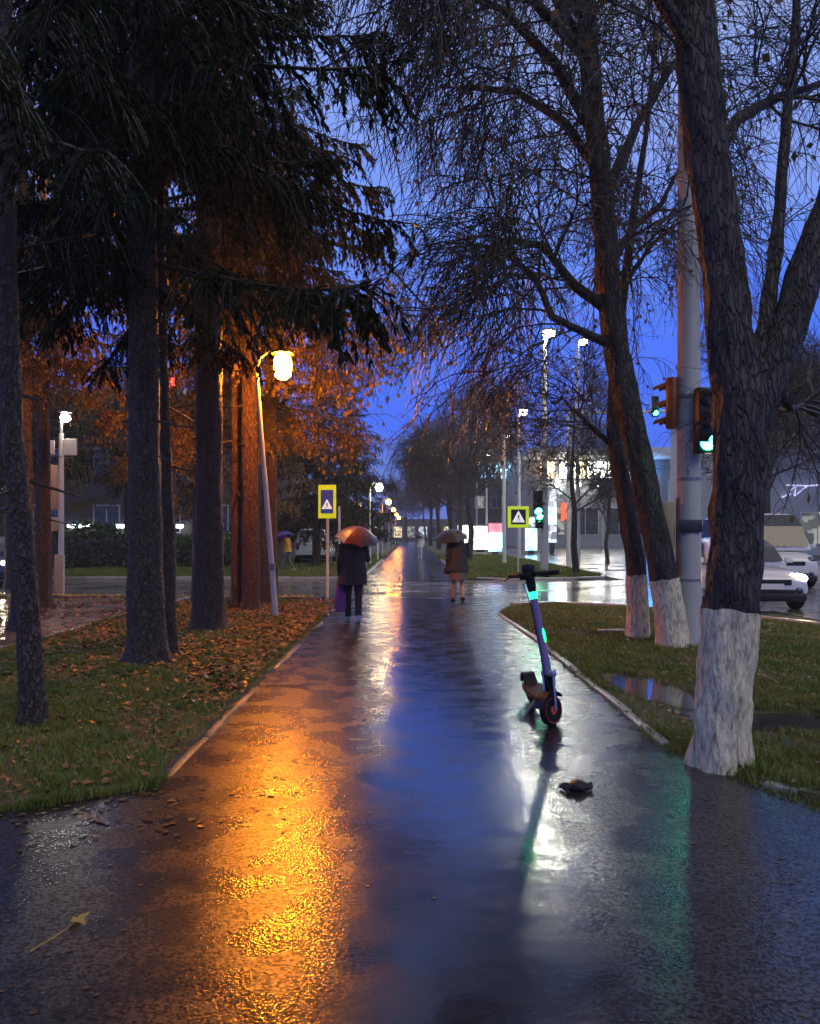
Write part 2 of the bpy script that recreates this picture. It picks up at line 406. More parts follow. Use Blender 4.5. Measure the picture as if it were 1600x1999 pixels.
sheet('ground', [(-240, -50), (240, -50), (240, 400), (-240, 400)], -0.02, M['ground'])
sheet('cross_street', [(-80, 20.6), (-2.2, 19.6), (1.6, 16.2), (7.2, 16.2), (60, 16.2), (60, 27.0), (-80, 27.8)], -0.004, M['road'])
sheet('main_street', [(7.2, -30), (24, -30), (24, 92), (7.2, 92)], 0.0, M['road'])
sheet('footpath', [(-2.6, -12), (4.6, -12), (4.6, 3.4), (2.25, 4.4), (2.1, 5.6), (2.1, 15.6), (2.1, 20.2), (-2.2, 20.2), (-1.7, 15.6), (-1.7, 5.2), (-5.2, 4.6), (-5.2, 3.9), (-2.6, 3.8)], 0.006, M['path'])
sheet('side_yard', [(-2.6, -12), (-2.6, 4.2), (-5.2, 4.1), (-5.2, 19.6), (-14, 20.4), (-40, 20.4), (-40, -12)], 0.002, M['sidepath'])
sheet('far_footpath', [(-1.55, 26.6), (1.75, 26.6), (1.75, 300), (-1.55, 300)], 0.008, M['path'])

LAWN_L = [(-1.55, 4.95), (-1.55, 15.2), (-1.9, 17.6), (-3.2, 18.6), (-5.0, 18.4), (-5.2, 15.5), (-5.2, 4.1), (-2.6, 4.25)]
LAWN_R = [(1.86, 5.6), (2.32, 4.5), (4.6, 3.5), (7.1, 3.4), (7.1, 11.8), (6.6, 13.1), (5.6, 14.9), (4.4, 16.4), (3.0, 17.3), (2.1, 16.9), (1.72, 15.6), (1.84, 11.5)]
LAWN_FL = [(-1.68, 28.2), (-1.68, 300), (-60, 300), (-60, 28.8), (-3.2, 27.9)]
LAWN_FR = [(1.9, 27.4), (3.6, 27.0), (6.2, 27.6), (7.05, 29.2), (7.05, 200), (1.9, 200)]
sheet('lawn_beside_path', LAWN_L, 0.035, M['lawn'], skirt=.05, rough=.04, seed=1)
sheet('lawn_under_bare_trees', LAWN_R, 0.035, M['lawn'], skirt=.05, rough=.03, seed=2)
sheet('lawn_beyond_crossing', LAWN_FL, 0.035, M['lawn_far'])
sheet('lawn_beyond_traffic_light', LAWN_FR, 0.035, M['lawn_far'])

def kerb(name, pts, w=0.10, h=0.075, seg=1.0, gap=0.012, mat='kerb', seed=1, skip=()):
    root = empty(name); root['kind'] = 'structure'
    rng = random.Random(seed)
    P = [Vector((x, y, 0)) for x, y in pts]
    L = [0]
    for a, b in zip(P, P[1:]): L.append(L[-1] + (b - a).length)
    def at(s):
        for i in range(len(P) - 1):
            if s <= L[i + 1] or i == len(P) - 2:
                return P[i].lerp(P[i + 1], (s - L[i]) / (L[i + 1] - L[i]))
    s = 0.0; k = 0
    while s < L[-1] - .25:
        e2 = min(s + seg, L[-1]); a, b = at(s), at(e2 - gap)
        d = b - a
        if k not in skip:
            o = MB().box((0, 0, 0), (d.length, w, h + .05), bev=.012).build('kerb_stone', M[mat], root)
            o.location = (a + b) / 2 + Vector((0, 0, (h - .05) / 2 + rng.uniform(-.012, .006)))
            o.rotation_euler = (rng.uniform(-.05, .05), rng.uniform(-.008, .008), math.atan2(d.y, d.x) + rng.uniform(-.006, .006))
        s = e2; k += 1
    return root
kerb('kerb_along_lawn', [(-1.51, 5.05), (-1.51, 15.2), (-1.85, 17.6)], w=.07, h=.022, seed=3, mat='kerb_old', skip=(3, 6, 7, 9))
kerb('kerb_under_bare_trees', [(4.6, 3.45), (2.28, 4.45), (1.82, 5.6), (1.80, 11.5), (1.68, 15.6), (2.05, 16.9)], h=.035, w=.08, seed=4, skip=(3,))
kerb('kerb_at_corner', [(2.1, 16.98), (3.0, 17.38), (4.45, 16.48), (5.67, 14.95), (6.68, 13.14), (7.17, 11.8), (7.17, -10)], w=.14, h=.10, seed=5)
kerb('kerb_beyond_crossing', [(-40, 28.7), (-3.2, 27.85), (-1.62, 28.15), (-1.62, 48)], w=.14, h=.09, seg=2.0, seed=6)
kerb('kerb_beyond_traffic_light', [(1.83, 48), (1.83, 27.35), (3.6, 26.93), (6.25, 27.53), (7.12, 29.2), (7.12, 92)], w=.14, h=.09, seg=2.0, seed=7)
kerb('kerb_of_side_yard', [(-40, 20.55), (-14, 20.5), (-5.25, 19.7), (-5.25, 4.2)], w=.12, h=.05, seed=8)

# worn crossing stripes on the cross street (flat sheets)
cross = empty('crossing_markings', (0, 0, 0)); cross['kind'] = 'structure'
for y, hh in ((19.4, .22), (21.4, .30), (24.4, .35)):
    me = bpy.data.meshes.new('stripe'); me.from_pydata([(-1.9, y, 0.011), (1.9, y - .15, 0.011), (1.9, y + hh - .15, 0.011), (-1.9, y + hh, 0.011)], [], [(0, 1, 2, 3)])
    me.materials.append(M['mark']); link_mesh('stripe', me, cross)

# puddles lying on the lawn and on the road
def blob(name, cx, cy, rx, ry, rot, z, seed, mat='water', n=40):
    rng = random.Random(seed); ph = [rng.uniform(0, 6.28) for _ in range(5)]
    vs = []
    for k in range(n):
        a = 2 * PI * k / n
        r = 1 + .16 * math.sin(2 * a + ph[0]) + .13 * math.sin(3 * a + ph[1]) + .08 * math.sin(5 * a + ph[2]) + .05 * math.sin(9 * a + ph[3])
        x, y = rx * r * math.cos(a), ry * r * math.sin(a)
        vs.append((cx + x * math.cos(rot) - y * math.sin(rot), cy + x * math.sin(rot) + y * math.cos(rot)))
    return sheet(name, vs, z, M[mat])
blob('puddle', 2.28, 7.75, 0.28, 0.95, R(10), 0.040, 1)
blob('puddle', 3.05, 6.4, 0.95, 0.36, R(-18), 0.040, 2)
blob('puddle', 4.6, 5.7, 0.9, 0.3, R(-14), 0.040, 5)
PUDDLES = [(2.28, 7.75, .30, 1.0, R(10)), (3.05, 6.4, 1.0, .38, R(-18)), (4.6, 5.7, .95, .3, R(-14))]
def in_puddle(x, y, g=1.0):
    for cx, cy, rx, ry, r in PUDDLES:
        dx, dy = x - cx, y - cy
        u = dx * math.cos(r) + dy * math.sin(r); v = -dx * math.sin(r) + dy * math.cos(r)
        if (u / rx) ** 2 + (v / ry) ** 2 < g: return True
    return False

# ------------------------------------------------------------------ bulk geometry for plants
def tubes_np(polys, radii, n=3):
    polys = np.asarray(polys, float); radii = np.asarray(radii, float)
    Nn, K, _ = polys.shape
    t = np.empty_like(polys); t[:, 1:-1] = polys[:, 2:] - polys[:, :-2]; t[:, 0] = polys[:, 1] - polys[:, 0]; t[:, -1] = polys[:, -1] - polys[:, -2]
    t /= np.linalg.norm(t, axis=2, keepdims=True) + 1e-9
    ref = np.where(np.abs(t[:, :1, 2:3]) < .9, np.array([[[0, 0, 1.]]]), np.array([[[1., 0, 0]]]))
    u = np.cross(t, np.broadcast_to(ref, t.shape)); u /= np.linalg.norm(u, axis=2, keepdims=True) + 1e-9
    v = np.cross(t, u)
    a = 2 * PI * np.arange(n) / n
    ring = polys[:, :, None, :] + radii[:, :, None, None] * (u[:, :, None, :] * np.cos(a)[None, None, :, None] + v[:, :, None, :] * np.sin(a)[None, None, :, None])
    V = ring.reshape(-1, 3)
    i, j, k = np.meshgrid(np.arange(Nn), np.arange(K - 1), np.arange(n), indexing='ij')
    k2 = (k + 1) % n; b = i * K * n
    F = np.stack([b + j * n + k, b + j * n + k2, b + (j + 1) * n + k2, b + (j + 1) * n + k], -1).reshape(-1, 4)
    return V, F

def kites_np(c, d, s, ln, wd):
    """flat pointed leaves: base c, direction d, side s."""
    c, d, s = (np.asarray(q, float) for q in (c, d, s)); ln = np.asarray(ln)[:, None]; wd = np.asarray(wd)[:, None]
    V = np.stack([c, c + d * ln * .45 + s * wd, c + d * ln, c + d * ln * .45 - s * wd], 1).reshape(-1, 3)
    F = np.arange(len(c) * 4).reshape(-1, 4)
    return V, F

def unit(v):
    return v / (np.linalg.norm(v, axis=-1, keepdims=True) + 1e-9)

class Bulk:
    def __init__(s): s.V = []; s.F = []; s.n = 0
    def add(s, V, F):
        s.V.append(V); s.F.append(F + s.n); s.n += len(V)
    def mesh(s, name, mat, smooth=False):
        return np_mesh(name, np.concatenate(s.V), s.F, mat, smooth)

def grow_np(rng, start, direc, length, K, droop, wander):
    """many wandering branches at once; start,direc (N,3); length (N,)"""
    N = len(start); P = np.empty((N, K, 3)); P[:, 0] = start; d = unit(direc); st = (np.asarray(length) / (K - 1))[:, None]
    for k in range(1, K):
        d = unit(d + rng.normal(0, wander, (N, 3)) + np.array([0, 0, -1.0]) * droop)
        P[:, k] = P[:, k - 1] + d * st
    return P

def spawn(rng, P, per, t0, t1, spread):
    """per children along each polyline; returns starts, directions, t"""
    N, K, _ = P.shape
    t = rng.uniform(t0, t1, (N, per)) * (K - 1); i = np.minimum(t.astype(int), K - 2); f = (t - i)[..., None]
    a = P[np.arange(N)[:, None], i]; b = P[np.arange(N)[:, None], i + 1]
    s = a + (b - a) * f; tg = unit(b - a)
    r = unit(np.cross(tg, rng.normal(0, 1, tg.shape)))
    d = unit(tg + r * spread)
    return s.reshape(-1, 3), d.reshape(-1, 3), (t / (K - 1)).reshape(-1)

def resample(pts, K):
    pts = np.asarray([tuple(p) for p in pts], float); L = np.concatenate([[0], np.cumsum(np.linalg.norm(np.diff(pts, axis=0), axis=1))])
    s = np.linspace(0, L[-1], K)
    return np.stack([np.interp(s, L, pts[:, k]) for k in range(3)], 1)

def bare_crown(rng, limbs, n2=9, n3=7, n4=5, L2=(1.2, 2.2), L3=(.6, 1.2), L4=(.35, .7), droop=(0.0, .08, .16), r2=.022, r3=.009, r4=.004, t0=.25, lift=.3, leaves=0, leaf_len=.07, leaf_w=.028):
    """limbs: list of point lists. returns (branch bulk, leaf bulk or None)"""
    P1 = np.stack([resample(l, 9) for l in limbs])
    s, d, t = spawn(rng, P1, n2, t0, 1.0, 1.1); d = unit(d + np.array([0, 0, lift]))
    l2 = rng.uniform(*L2, len(s)) * (1.15 - .45 * t)
    P2 = grow_np(rng, s, d, l2, 7, droop[0], .16)
    B = Bulk()
    r = np.linspace(1, .35, 7)[None] * (r2 * rng.uniform(.6, 1.2, len(s)))[:, None]
    B.add(*tubes_np(P2, r, 5))
    s, d, t = spawn(rng, P2, n3, .15, 1.0, 1.0)
    P3 = grow_np(rng, s, d, rng.uniform(*L3, len(s)), 6, droop[1], .18)
    B.add(*tubes_np(P3, np.linspace(1, .4, 6)[None] * (r3 * rng.uniform(.7, 1.2, len(s)))[:, None], 4))
    s, d, t = spawn(rng, P3, n4, .15, 1.0, .9)
    P4 = grow_np(rng, s, d, rng.uniform(*L4, len(s)), 5, droop[2], .2)
    B.add(*tubes_np(P4, np.linspace(1, .5, 5)[None] * (r4 * rng.uniform(.7, 1.2, len(s)))[:, None], 3))
    LB = None
    if leaves:
        LB = Bulk(); s, d, t = spawn(rng, P4, 1, .4, 1.0, .6)
        idx = rng.choice(len(s), min(leaves, len(s)), replace=False); s = s[idx]
        d = unit(np.stack([rng.normal(0, .35, len(s)), rng.normal(0, .35, len(s)), -np.ones(len(s))], 1))
        sd = unit(np.cross(d, rng.normal(0, 1, d.shape)))
        LB.add(*kites_np(s, d, sd, rng.uniform(.7, 1.3, len(s)) * leaf_len, rng.uniform(.7, 1.3, len(s)) * leaf_w))
    return B, LB

def trunk_mesh(name, paths, mat, parent, rng, n=18, lump=.035, root=1.35, relief=0.0):
    """paths: [(points, radii)], first one stands on the ground and flares at the root"""
    mb = MB()
    for q, (pts, rad) in enumerate(paths):
        K = max(8, int(len(pts) * (6 if not relief else 14))); P = resample(pts, K)
        cl = np.concatenate([[0], np.cumsum([(Vector(b) - Vector(a)).length for a, b in zip(pts, pts[1:])])]); rr = np.interp(np.linspace(0, cl[-1], K), cl, rad)
        ph = [rng.uniform(0, 6.28) for _ in range(6)]
        rings = []
        prev = None
        for i in range(K):
            t = Vector(P[min(i + 1, K - 1)] - P[max(i - 1, 0)]).normalized()
            if prev is None: u = t.cross(Vector((0, 1, 0))).normalized() if abs(t.y) < .9 else t.cross(Vector((1, 0, 0))).normalized()
            else: u = (prev - t * prev.dot(t)).normalized()
            prev = u; v = t.cross(u); ring = []
            for k in range(n):
                a = 2 * PI * k / n
                f = 1 + lump * (math.sin(3 * a + ph[0] + i * .5) + .8 * math.sin(5 * a + ph[1] - i * .35) + .6 * math.sin(2 * a + ph[2] + i * .9)) + rng.uniform(-lump, lump) * .4
                if relief:
                    w_ = rr[i] * 14; sp = NOISE(Vector((math.cos(a) * w_ * 2.2 + ph[0], math.sin(a) * w_ * 2.2 + ph[1], P[i][2] * 4.5)))
                    f += relief / max(rr[i], .03) * (sp - .35 * abs(NOISE(Vector((math.cos(a) * w_ * 5 + ph[2], math.sin(a) * w_ * 5, P[i][2] * 9)))))
                if q == 0:
                    hgt = P[i][2] - P[0][2]
                    fl = max(0, 1 - hgt / .45)
                    f *= 1 + (root - 1) * fl * fl * (1 + .45 * math.sin(4 * a + ph[3]) + .25 * math.sin(7 * a + ph[4]))
                ring.append(Vector(P[i]) + (u * math.cos(a) + v * math.sin(a)) * rr[i] * f)
            rings.append(ring)
        mb.rings(rings)
    return mb, mb.build(name, mat, parent)

def tree_from_pixels(name, label, base_Y, main, limbs, crown_kw, seed, group=None, cat='tree', paint_z=None, leaves=0, bark='bark', twig='twig', leafmat='leaf_brown', root=1.35, lump=.035):
    """main: [(px,py,width_px, dY)], limbs likewise; all as measured in the photograph at distance base_Y+dY"""
    rng = random.Random(seed); nr = np.random.default_rng(seed)
    def conv(l):
        pts = [W(a[0], a[1], base_Y + (a[3] if len(a) > 3 else 0)) for a in l]
        rad = [a[2] / 2 / 1600 * (base_Y + (a[3] if len(a) > 3 else 0)) for a in l]
        return pts, rad
    mp, mr = conv(main)
    base = mp[0].copy(); base.z = 0.0
    mp[0].z = -0.08
    rt = empty(name, base)
    off = lambda ps: [p - base for p in ps]
    paths = [(off(mp), mr)] + [(off(conv(l)[0]), conv(l)[1]) for l in limbs]
    NS = 44 if base_Y < 13 else 18; mbt, tr = trunk_mesh('trunk', paths, M[bark], rt, rng, root=root, lump=lump, n=NS, relief=.016 if base_Y < 13 else 0)
    if paint_z:
        # coat = the trunk's own rings up to the paint line, pushed out a few millimetres
        n = NS; K = max(8, len(mp) * (14 if base_Y < 13 else 6)); rings = []
        for i in range(K):
            ring = [Vector(v) for v in mbt.v[i * n:(i + 1) * n]]
            cz = sum((v.z for v in ring)) / n
            c = sum(ring, Vector()) / n
            rings.append([c + (v - c) * 1.02 + (v - c).normalized() * .003 for v in ring])
            if cz > paint_z: break
        a, b = rings[-2], rings[-1]
        za = sum(v.z for v in a) / n; zb = sum(v.z for v in b) / n; f = (paint_z - za) / max(zb - za, 1e-3)
        ph_ = rng.uniform(0, 6); rings[-1] = [p.lerp(q, f + (.010 * math.sin(3 * 6.283 * k_ / n + ph_) + .007 * math.sin(7 * 6.283 * k_ / n) + rng.uniform(-.005, .005)) / max(zb - za, .02)) for k_, (p, q) in enumerate(zip(a, b))]
        # subdivide vertically for even shading
        mb = MB().rings(rings, cap=False); mb.build('whitewashed_base', M['white_paint'], rt)
    lim_pts = [off(mp)[len(mp) // 3:]] + [p for p, _ in paths[1:]]
    B, LB = bare_crown(nr, lim_pts, leaves=leaves, **crown_kw)
    link_mesh('crown', B.mesh('crown', M[twig], True), rt)
    if LB: link_mesh('leaves', LB.mesh('leaves', M[leafmat]), rt)['kind'] = 'stuff'
    tag(rt, label, cat, group)
    return rt

# ------------------------------------------------------------------ bare trees by the street
tree_from_pixels('bare_tree', 'thick forked bare tree with whitewashed base beside the path, nearest of all', 5.3,
    [(1404, 1500, 98), (1412, 1350, 102), (1426, 1200, 104), (1438, 1050, 98), (1444, 900, 100), (1446, 780, 108), (1422, 650, 86), (1410, 500, 80), (1378, 300, 80), (1352, 0, 78), (1345, -300, 70), (1352, -800, 40)],
    [[(1440, 880, 84), (1488, 750, 84), (1535, 640, 72), (1575, 520, 66), (1625, 400, 64), (1690, 180, 56), (1745, -150, 40, .3), (1790, -500, 24, .5)],
     [(1455, 760, 40), (1492, 640, 32), (1515, 480, 26, .1), (1530, 280, 20, .2), (1555, 20, 15, .4), (1570, -250, 10, .6)],
     [(1385, 330, 30), (1440, 230, 22, .2), (1520, 190, 16, .5), (1620, 160, 11, .9)],
     [(1365, 120, 32), (1290, 0, 26, -.2), (1190, -160, 20, -.3), (1080, -260, 14, -.4), (940, -320, 9, -.5)],
     [(1500, 720, 18, 0), (1540, 800, 14, .3), (1570, 790, 10, .6), (1620, 740, 7, .9)]],
    dict(n2=10, n3=8, n4=6, L2=(.7, 1.5), L3=(.4, .9), L4=(.25, .5), droop=(0.0, .10, .16), r2=.013, r3=.006, r4=.003, t0=.42, lift=.15), 11, paint_z=1.02, leaves=420, root=1.22,
    group=None)
tree_from_pixels('bare_tree', 'tall leaning bare tree with drooping twigs over the path, its base whitewashed', 10.9,
    [(1316, 1266, 62), (1300, 1150, 54), (1270, 1000, 50), (1238, 850, 50), (1205, 700, 50), (1186, 550, 46), (1178, 400, 44), (1156, 200, 40), (1142, 0, 36), (1136, -250, 28), (1130, -600, 16)],
    [[(1180, 600, 24), (1120, 558, 18, -.2), (1060, 480, 14, -.4), (990, 470, 9, -.6)],
     [(1195, 675, 22), (1130, 645, 16, -.2), (1078, 620, 14, -.4), (1048, 550, 12, -.5), (1000, 500, 8, -.7)],
     [(1160, 260, 26), (1080, 120, 20, -.3), (980, 20, 15, -.6), (890, -20, 9, -.9)],
     [(1150, 130, 24), (1060, -60, 18, .3), (960, -180, 13, .6), (850, -200, 8, .9)],
     [(1146, 40, 26), (1050, -90, 20, -.5), (930, -150, 14, -1.0), (800, -170, 9, -1.5)],
     [(1152, 120, 24), (1040, 0, 18, -.9), (920, -40, 13, -1.6), (800, -40, 8, -2.2)],
     [(1140, -60, 24), (1040, -200, 18, .5), (930, -260, 13, 1.0), (780, -260, 8, 1.5)],
     [(1165, 330, 22), (1100, 240, 17, .4), (1010, 180, 12, .8), (900, 170, 8, 1.2)],
     [(1182, 380, 22), (1240, 250, 17, .2), (1310, 130, 13, .5), (1400, 40, 8, .8)],
     [(1186, 520, 18), (1240, 440, 14, .3), (1290, 400, 10, .6), (1340, 300, 6, .9)]],
    dict(n2=12, n3=11, n4=6, L2=(1.0, 2.2), L3=(.7, 1.6), L4=(.35, .8), droop=(0.12, .22, .26), r2=.018, r3=.010, r4=.0062, t0=.2, lift=.1), 12, paint_z=.92, leaves=1700, root=1.3)
tree_from_pixels('bare_tree', 'slender whitewashed bare tree crossing behind the leaning one', 11.7,
    [(1246, 1250, 44), (1241, 1100, 38), (1224, 1000, 35), (1207, 900, 31), (1197, 840, 28), (1200, 740, 25, .1), (1212, 600, 20, .3), (1235, 430, 15, .5), (1262, 250, 10, .7), (1280, 60, 6, .8)],
    [[(1205, 880, 12), (1160, 840, 9, .2), (1120, 800, 6, .5)],
     [(1215, 560, 12), (1270, 480, 9, .4), (1330, 430, 6, .8)]],
    dict(n2=12, n3=8, n4=6, L2=(.7, 1.6), L3=(.5, 1.0), L4=(.3, .6), droop=(0.03, .10, .18), r2=.012, r3=.008, r4=.005, t0=.35, lift=.1), 13, paint_z=.93, leaves=600, root=1.3)

def generic_bare(seed, H=9.0, tr=.16, paint=None, dens=1.0, leaves=500):
    rng = random.Random(seed); nr = np.random.default_rng(seed)
    rt = empty('bare_tree')
    main = [Vector((0, 0, -.08))]; p = Vector((0, 0, -.08))
    for i in range(6):
        p = p + Vector((rng.uniform(-.18, .18), rng.uniform(-.18, .18), H / 6)); main.append(p.copy())
    paths = [(main, [tr, tr * .9, tr * .75, tr * .6, tr * .42, tr * .25, tr * .1])]
    for i in range(9):
        t = rng.uniform(.26, .8); a = rng.uniform(0, 6.28); k = t * 6; j = int(k); s = main[j].lerp(main[j + 1], k - j)
        L = (1.15 - t) * H * .5; up = rng.uniform(.5, 1.1)
        q1 = s + Vector((math.cos(a) * L * .4, math.sin(a) * L * .4, L * .3 * up)); q2 = q1 + Vector((math.cos(a + .3) * L * .4, math.sin(a + .3) * L * .4, L * .42 * up))
        paths.append(([s, q1, q2], [tr * .4 * (1.1 - t), tr * .28 * (1.1 - t), tr * .1]))
    mbt, _ = trunk_mesh('trunk', paths, M['bark'], rt, rng, n=10)
    B, LB = bare_crown(nr, [main[2:]] + [p for p, _ in paths[1:]], n2=int(10 * dens), n3=int(8 * dens), n4=6, L2=(.9, 2.0), L3=(.5, 1.1), L4=(.3, .7), droop=(0, .05, .10), r2=.022, r3=.012, r4=.008, leaves=leaves, leaf_len=.11, leaf_w=.045, t0=.15)
    link_mesh('crown', B.mesh('crown', M['twig'], True), rt)
    if LB: link_mesh('leaves', LB.mesh('leaves', M['leaf_brown']), rt)['kind'] = 'stuff'
    return rt
GB = [generic_bare(21), generic_bare(22, 10.0, .17), generic_bare(23, 8.0, .13)]
used_gb = [False] * 3
def place_bare(k, x, y, rz, s, label, group):
    o = GB[k] if not used_gb[k] else copy_tree(GB[k])
    used_gb[k] = True
    o.location = (x, y, 0); o.rotation_euler = (0, 0, rz); o.scale = (s, s, s)
    tag(o, label, 'tree', group)
for k, x, y, rz, s, lb in (
    (0, 6.2, 30.5, .4, .82, 'small bare tree on the corner lawn beside the green traffic light'),
    (1, 3.3, 46, 1.4, 1.05, 'bare tree on the far lawn, first of the row right of the path'),
    (2, 3.6, 54, 2.2, 1.35, 'bare tree on the far lawn, second of the row right of the path'),
    (0, 3.0, 63, 3.0, 1.25, 'bare tree on the far lawn, third of the row right of the path'),
    (1, 3.4, 73, .3, 1.2, 'bare tree on the far lawn, fourth of the row right of the path'),
    (2, 3.0, 84, 4.0, 1.5, 'bare tree on the far lawn, fifth of the row right of the path'),
    (0, 3.3, 97, 5.0, 1.4, 'bare tree on the far lawn, sixth of the row right of the path'),
    (1, 2.8, 112, 5.5, 1.4, 'bare tree on the far lawn, seventh of the row right of the path'),
    (2, 3.2, 132, .9, 1.8, 'bare tree on the far lawn, farthest of the row right of the path')):
    place_bare(k, x, y, rz, s, lb, 'bare trees along the far path')
for k, x, y, rz, s, lb in ((0, -.6, 168, .2, 1.5, 'distant bare tree closing the far end of the path, middle one'), (1, -4.8, 160, 1.2, 1.3, 'distant bare tree closing the far end of the path, left one'), (2, 3.4, 172, 3.2, 1.9, 'distant bare tree closing the far end of the path, right one')):
    place_bare(k, x, y, rz, s, lb, 'bare trees closing the path')
for k, x, y, rz, s, lb in (
    (1, 14.4, 33, 2.0, .95, 'bare tree beyond the street, glimpsed right of the forked trunk'),
    (0, 11.6, 27.5, 4.2, .98, 'bare tree behind the concrete pole, between it and the leaning trunk'),
    (2, 10.6, 44, 1.0, .85, 'bare tree in front of the bright shop signs')):
    place_bare(k, x, y, rz, s, lb, 'bare trees across the street')

# ------------------------------------------------------------------ spruces
def bough_proto(nr, nb=24, ns=13, long_droop=.5, fine=1.0):
    """one spruce bough along +x, unit length: axis, side twigs, hanging needle sprays"""
    x = np.linspace(0, 1, 9); axis = np.stack([x, .03 * np.sin(x * 5 + nr.uniform(0, 6)), -.16 * x - .10 * x * x + .13 * x ** 4], 1)
    tb = Bulk(); tb.add(*tubes_np(axis[None], np.linspace(.011, .003, 9)[None], 4))
    t = np.sort(nr.uniform(.12, 1.0, nb)); base = np.stack([np.interp(t, x, axis[:, k]) for k in range(3)], 1)
    base = np.repeat(base, 2, 0); t2 = np.repeat(t, 2); side = np.tile([1., -1.], nb)
    d = unit(np.stack([np.full(2 * nb, .75) + nr.normal(0, .2, 2 * nb), side * (1.0 + nr.normal(0, .2, 2 * nb)), nr.normal(-.25, .2, 2 * nb)], 1))
    L = (.34 - .22 * t2) * nr.uniform(.6, 1.25, 2 * nb) + .04
    P = grow_np(nr, base, d, L, 5, long_droop * .55, .08)
    tb.add(*tubes_np(P, np.linspace(.0035, .0012, 5)[None] * np.ones((2 * nb, 1)), 3))
    s, dd, tt = spawn(nr, P, ns, .05, 1.0, .55)
    dd = unit(dd + np.array([0, 0, -.45]) + nr.normal(0, .15, dd.shape))
    sd = unit(np.cross(dd, nr.normal(0, 1, dd.shape)))
    kb = Bulk(); kb.add(*kites_np(s, dd, sd, nr.uniform(.035, .085, len(s)) * fine, nr.uniform(.006, .013, len(s)) * fine))
    # sprays along the axis tip
    s, dd, tt = spawn(nr, axis[None], int(70 / fine), .1, 1.0, .9)
    kb.add(*kites_np(s, unit(dd + np.array([0, 0, -.35])), unit(np.cross(dd, nr.normal(0, 1, dd.shape))), nr.uniform(.04, .09, len(s)) * fine, nr.uniform(.006, .012, len(s)) * fine))
    return (np.concatenate(tb.V), tb.F), (np.concatenate(kb.V), kb.F)

NR = np.random.default_rng(77)
BOUGHS = [bough_proto(NR, nb=28, ns=26, long_droop=.7, fine=.52) for _ in range(5)]
BOUGHS_LOW = [bough_proto(NR, nb=15, ns=13, long_droop=.7, fine=.7) for _ in range(4)]

def spruce_crown(seed, z0, z1, rmax, nb, cone=True, tip=.25, boughs=BOUGHS, z_full=None, sector=None):
    nr = np.random.default_rng(seed); tw = Bulk(); nd = Bulk()
    zs = np.sort(nr.uniform(0, 1, nb)) ** .9
    for q in zs:
        z = z0 + (z1 - z0) * q
        if cone: L = rmax * (1 - q) ** .75 + tip
        else: L = rmax
        L *= nr.uniform(.65, 1.12)
        if q < .08: L *= nr.uniform(.5, .9)
        a = nr.uniform(0, 2 * PI) if sector is None else nr.uniform(*sector)
        pitch = nr.uniform(-.18, .22) + (q - .35) * .45
        ca, sa, cp, sp = math.cos(a), math.sin(a), math.cos(pitch), math.sin(pitch)
        Rm = np.array([[ca * cp, -sa, -ca * sp], [sa * cp, ca, -sa * sp], [sp, 0, cp]])
        (tv, tf), (kv, kf) = boughs[nr.integers(len(boughs))]
        S = L
        for V, F, bk in ((tv, tf, tw), (kv, kf, nd)):
            Vt = (V * S) @ Rm.T + np.array([0, 0, z])
            n0 = bk.n; bk.V.append(Vt)
            for f in F: bk.F.append(f + n0)
            bk.n += len(V)
    return tw, nd

def bulk_link(bk, name, mat, parent):
    o = link_mesh(name, np_mesh(name, np.concatenate(bk.V), bk.F, mat, False), parent); return o

CROWNS = {}
def spruce(name, label, pts, rad, crown_key, crown_args, group, bark='bark_spruce', needle='needle', rz=0.0, cs=1.0, n=16):
    rng = random.Random(hash(label) % 1000)
    base = Vector(pts[0]); base.z = 0
    rt = empty(name, base)
    pl = [Vector(p) - base for p in pts]; pl[0].z = -.08
    trunk_mesh('trunk', [(pl, rad)], M[bark], rt, random.Random(int(abs(base.x * 100 + base.y * 7))), n=n if base.y > 13 else 36, lump=.02, root=1.5, relief=.012 if base.y < 13 else .006)
    if base.y < 20:
        rd = random.Random(int(base.y * 31)); db = MB()
        for i in range(16):
            z = rd.uniform(1.7, 6.0); k_ = 0
            while k_ < len(pl) - 2 and pl[k_ + 1].z < z: k_ += 1
            c_ = pl[k_].lerp(pl[k_ + 1], (z - pl[k_].z) / max(pl[k_ + 1].z - pl[k_].z, .01)); a_ = rd.uniform(0, 6.28); L_ = rd.choice((.08, .12, .18, .3, .55))
            d_ = Vector((math.cos(a_), math.sin(a_), 0)); r0_ = rad[min(k_, len(rad) - 1)] * .6
            db.tube([c_ + d_ * r0_, c_ + d_ * (r0_ + L_ * .5) + Vector((0, 0, -.02 - .08 * L_)), c_ + d_ * (r0_ + L_) + Vector((rd.uniform(-.1, .1) * L_, rd.uniform(-.1, .1) * L_, -.22 * L_))], [.017, .012, .006], 6)
        db.build('dead_branches', M['twig'], rt)['kind'] = 'stuff'
    key = (crown_key, needle)
    if key not in CROWNS:
        tw, nd = spruce_crown(**crown_args)
        CROWNS[key] = (np_mesh('boughs', np.concatenate(tw.V), tw.F, M['twig'], False), np_mesh('crown', np.concatenate(nd.V), nd.F, M[needle], False))
    a, b = CROWNS[key]
    for nm, me in (('boughs', a), ('crown', b)):
        o = link_mesh(nm, me, rt); o.rotation_euler = (0, 0, rz); o.scale = (cs, cs, cs)
        top = pl[-1]; o.location = (pl[1].x * .6, pl[1].y * .6, 0)
    tag(rt, label, 'tree', group)
    return rt
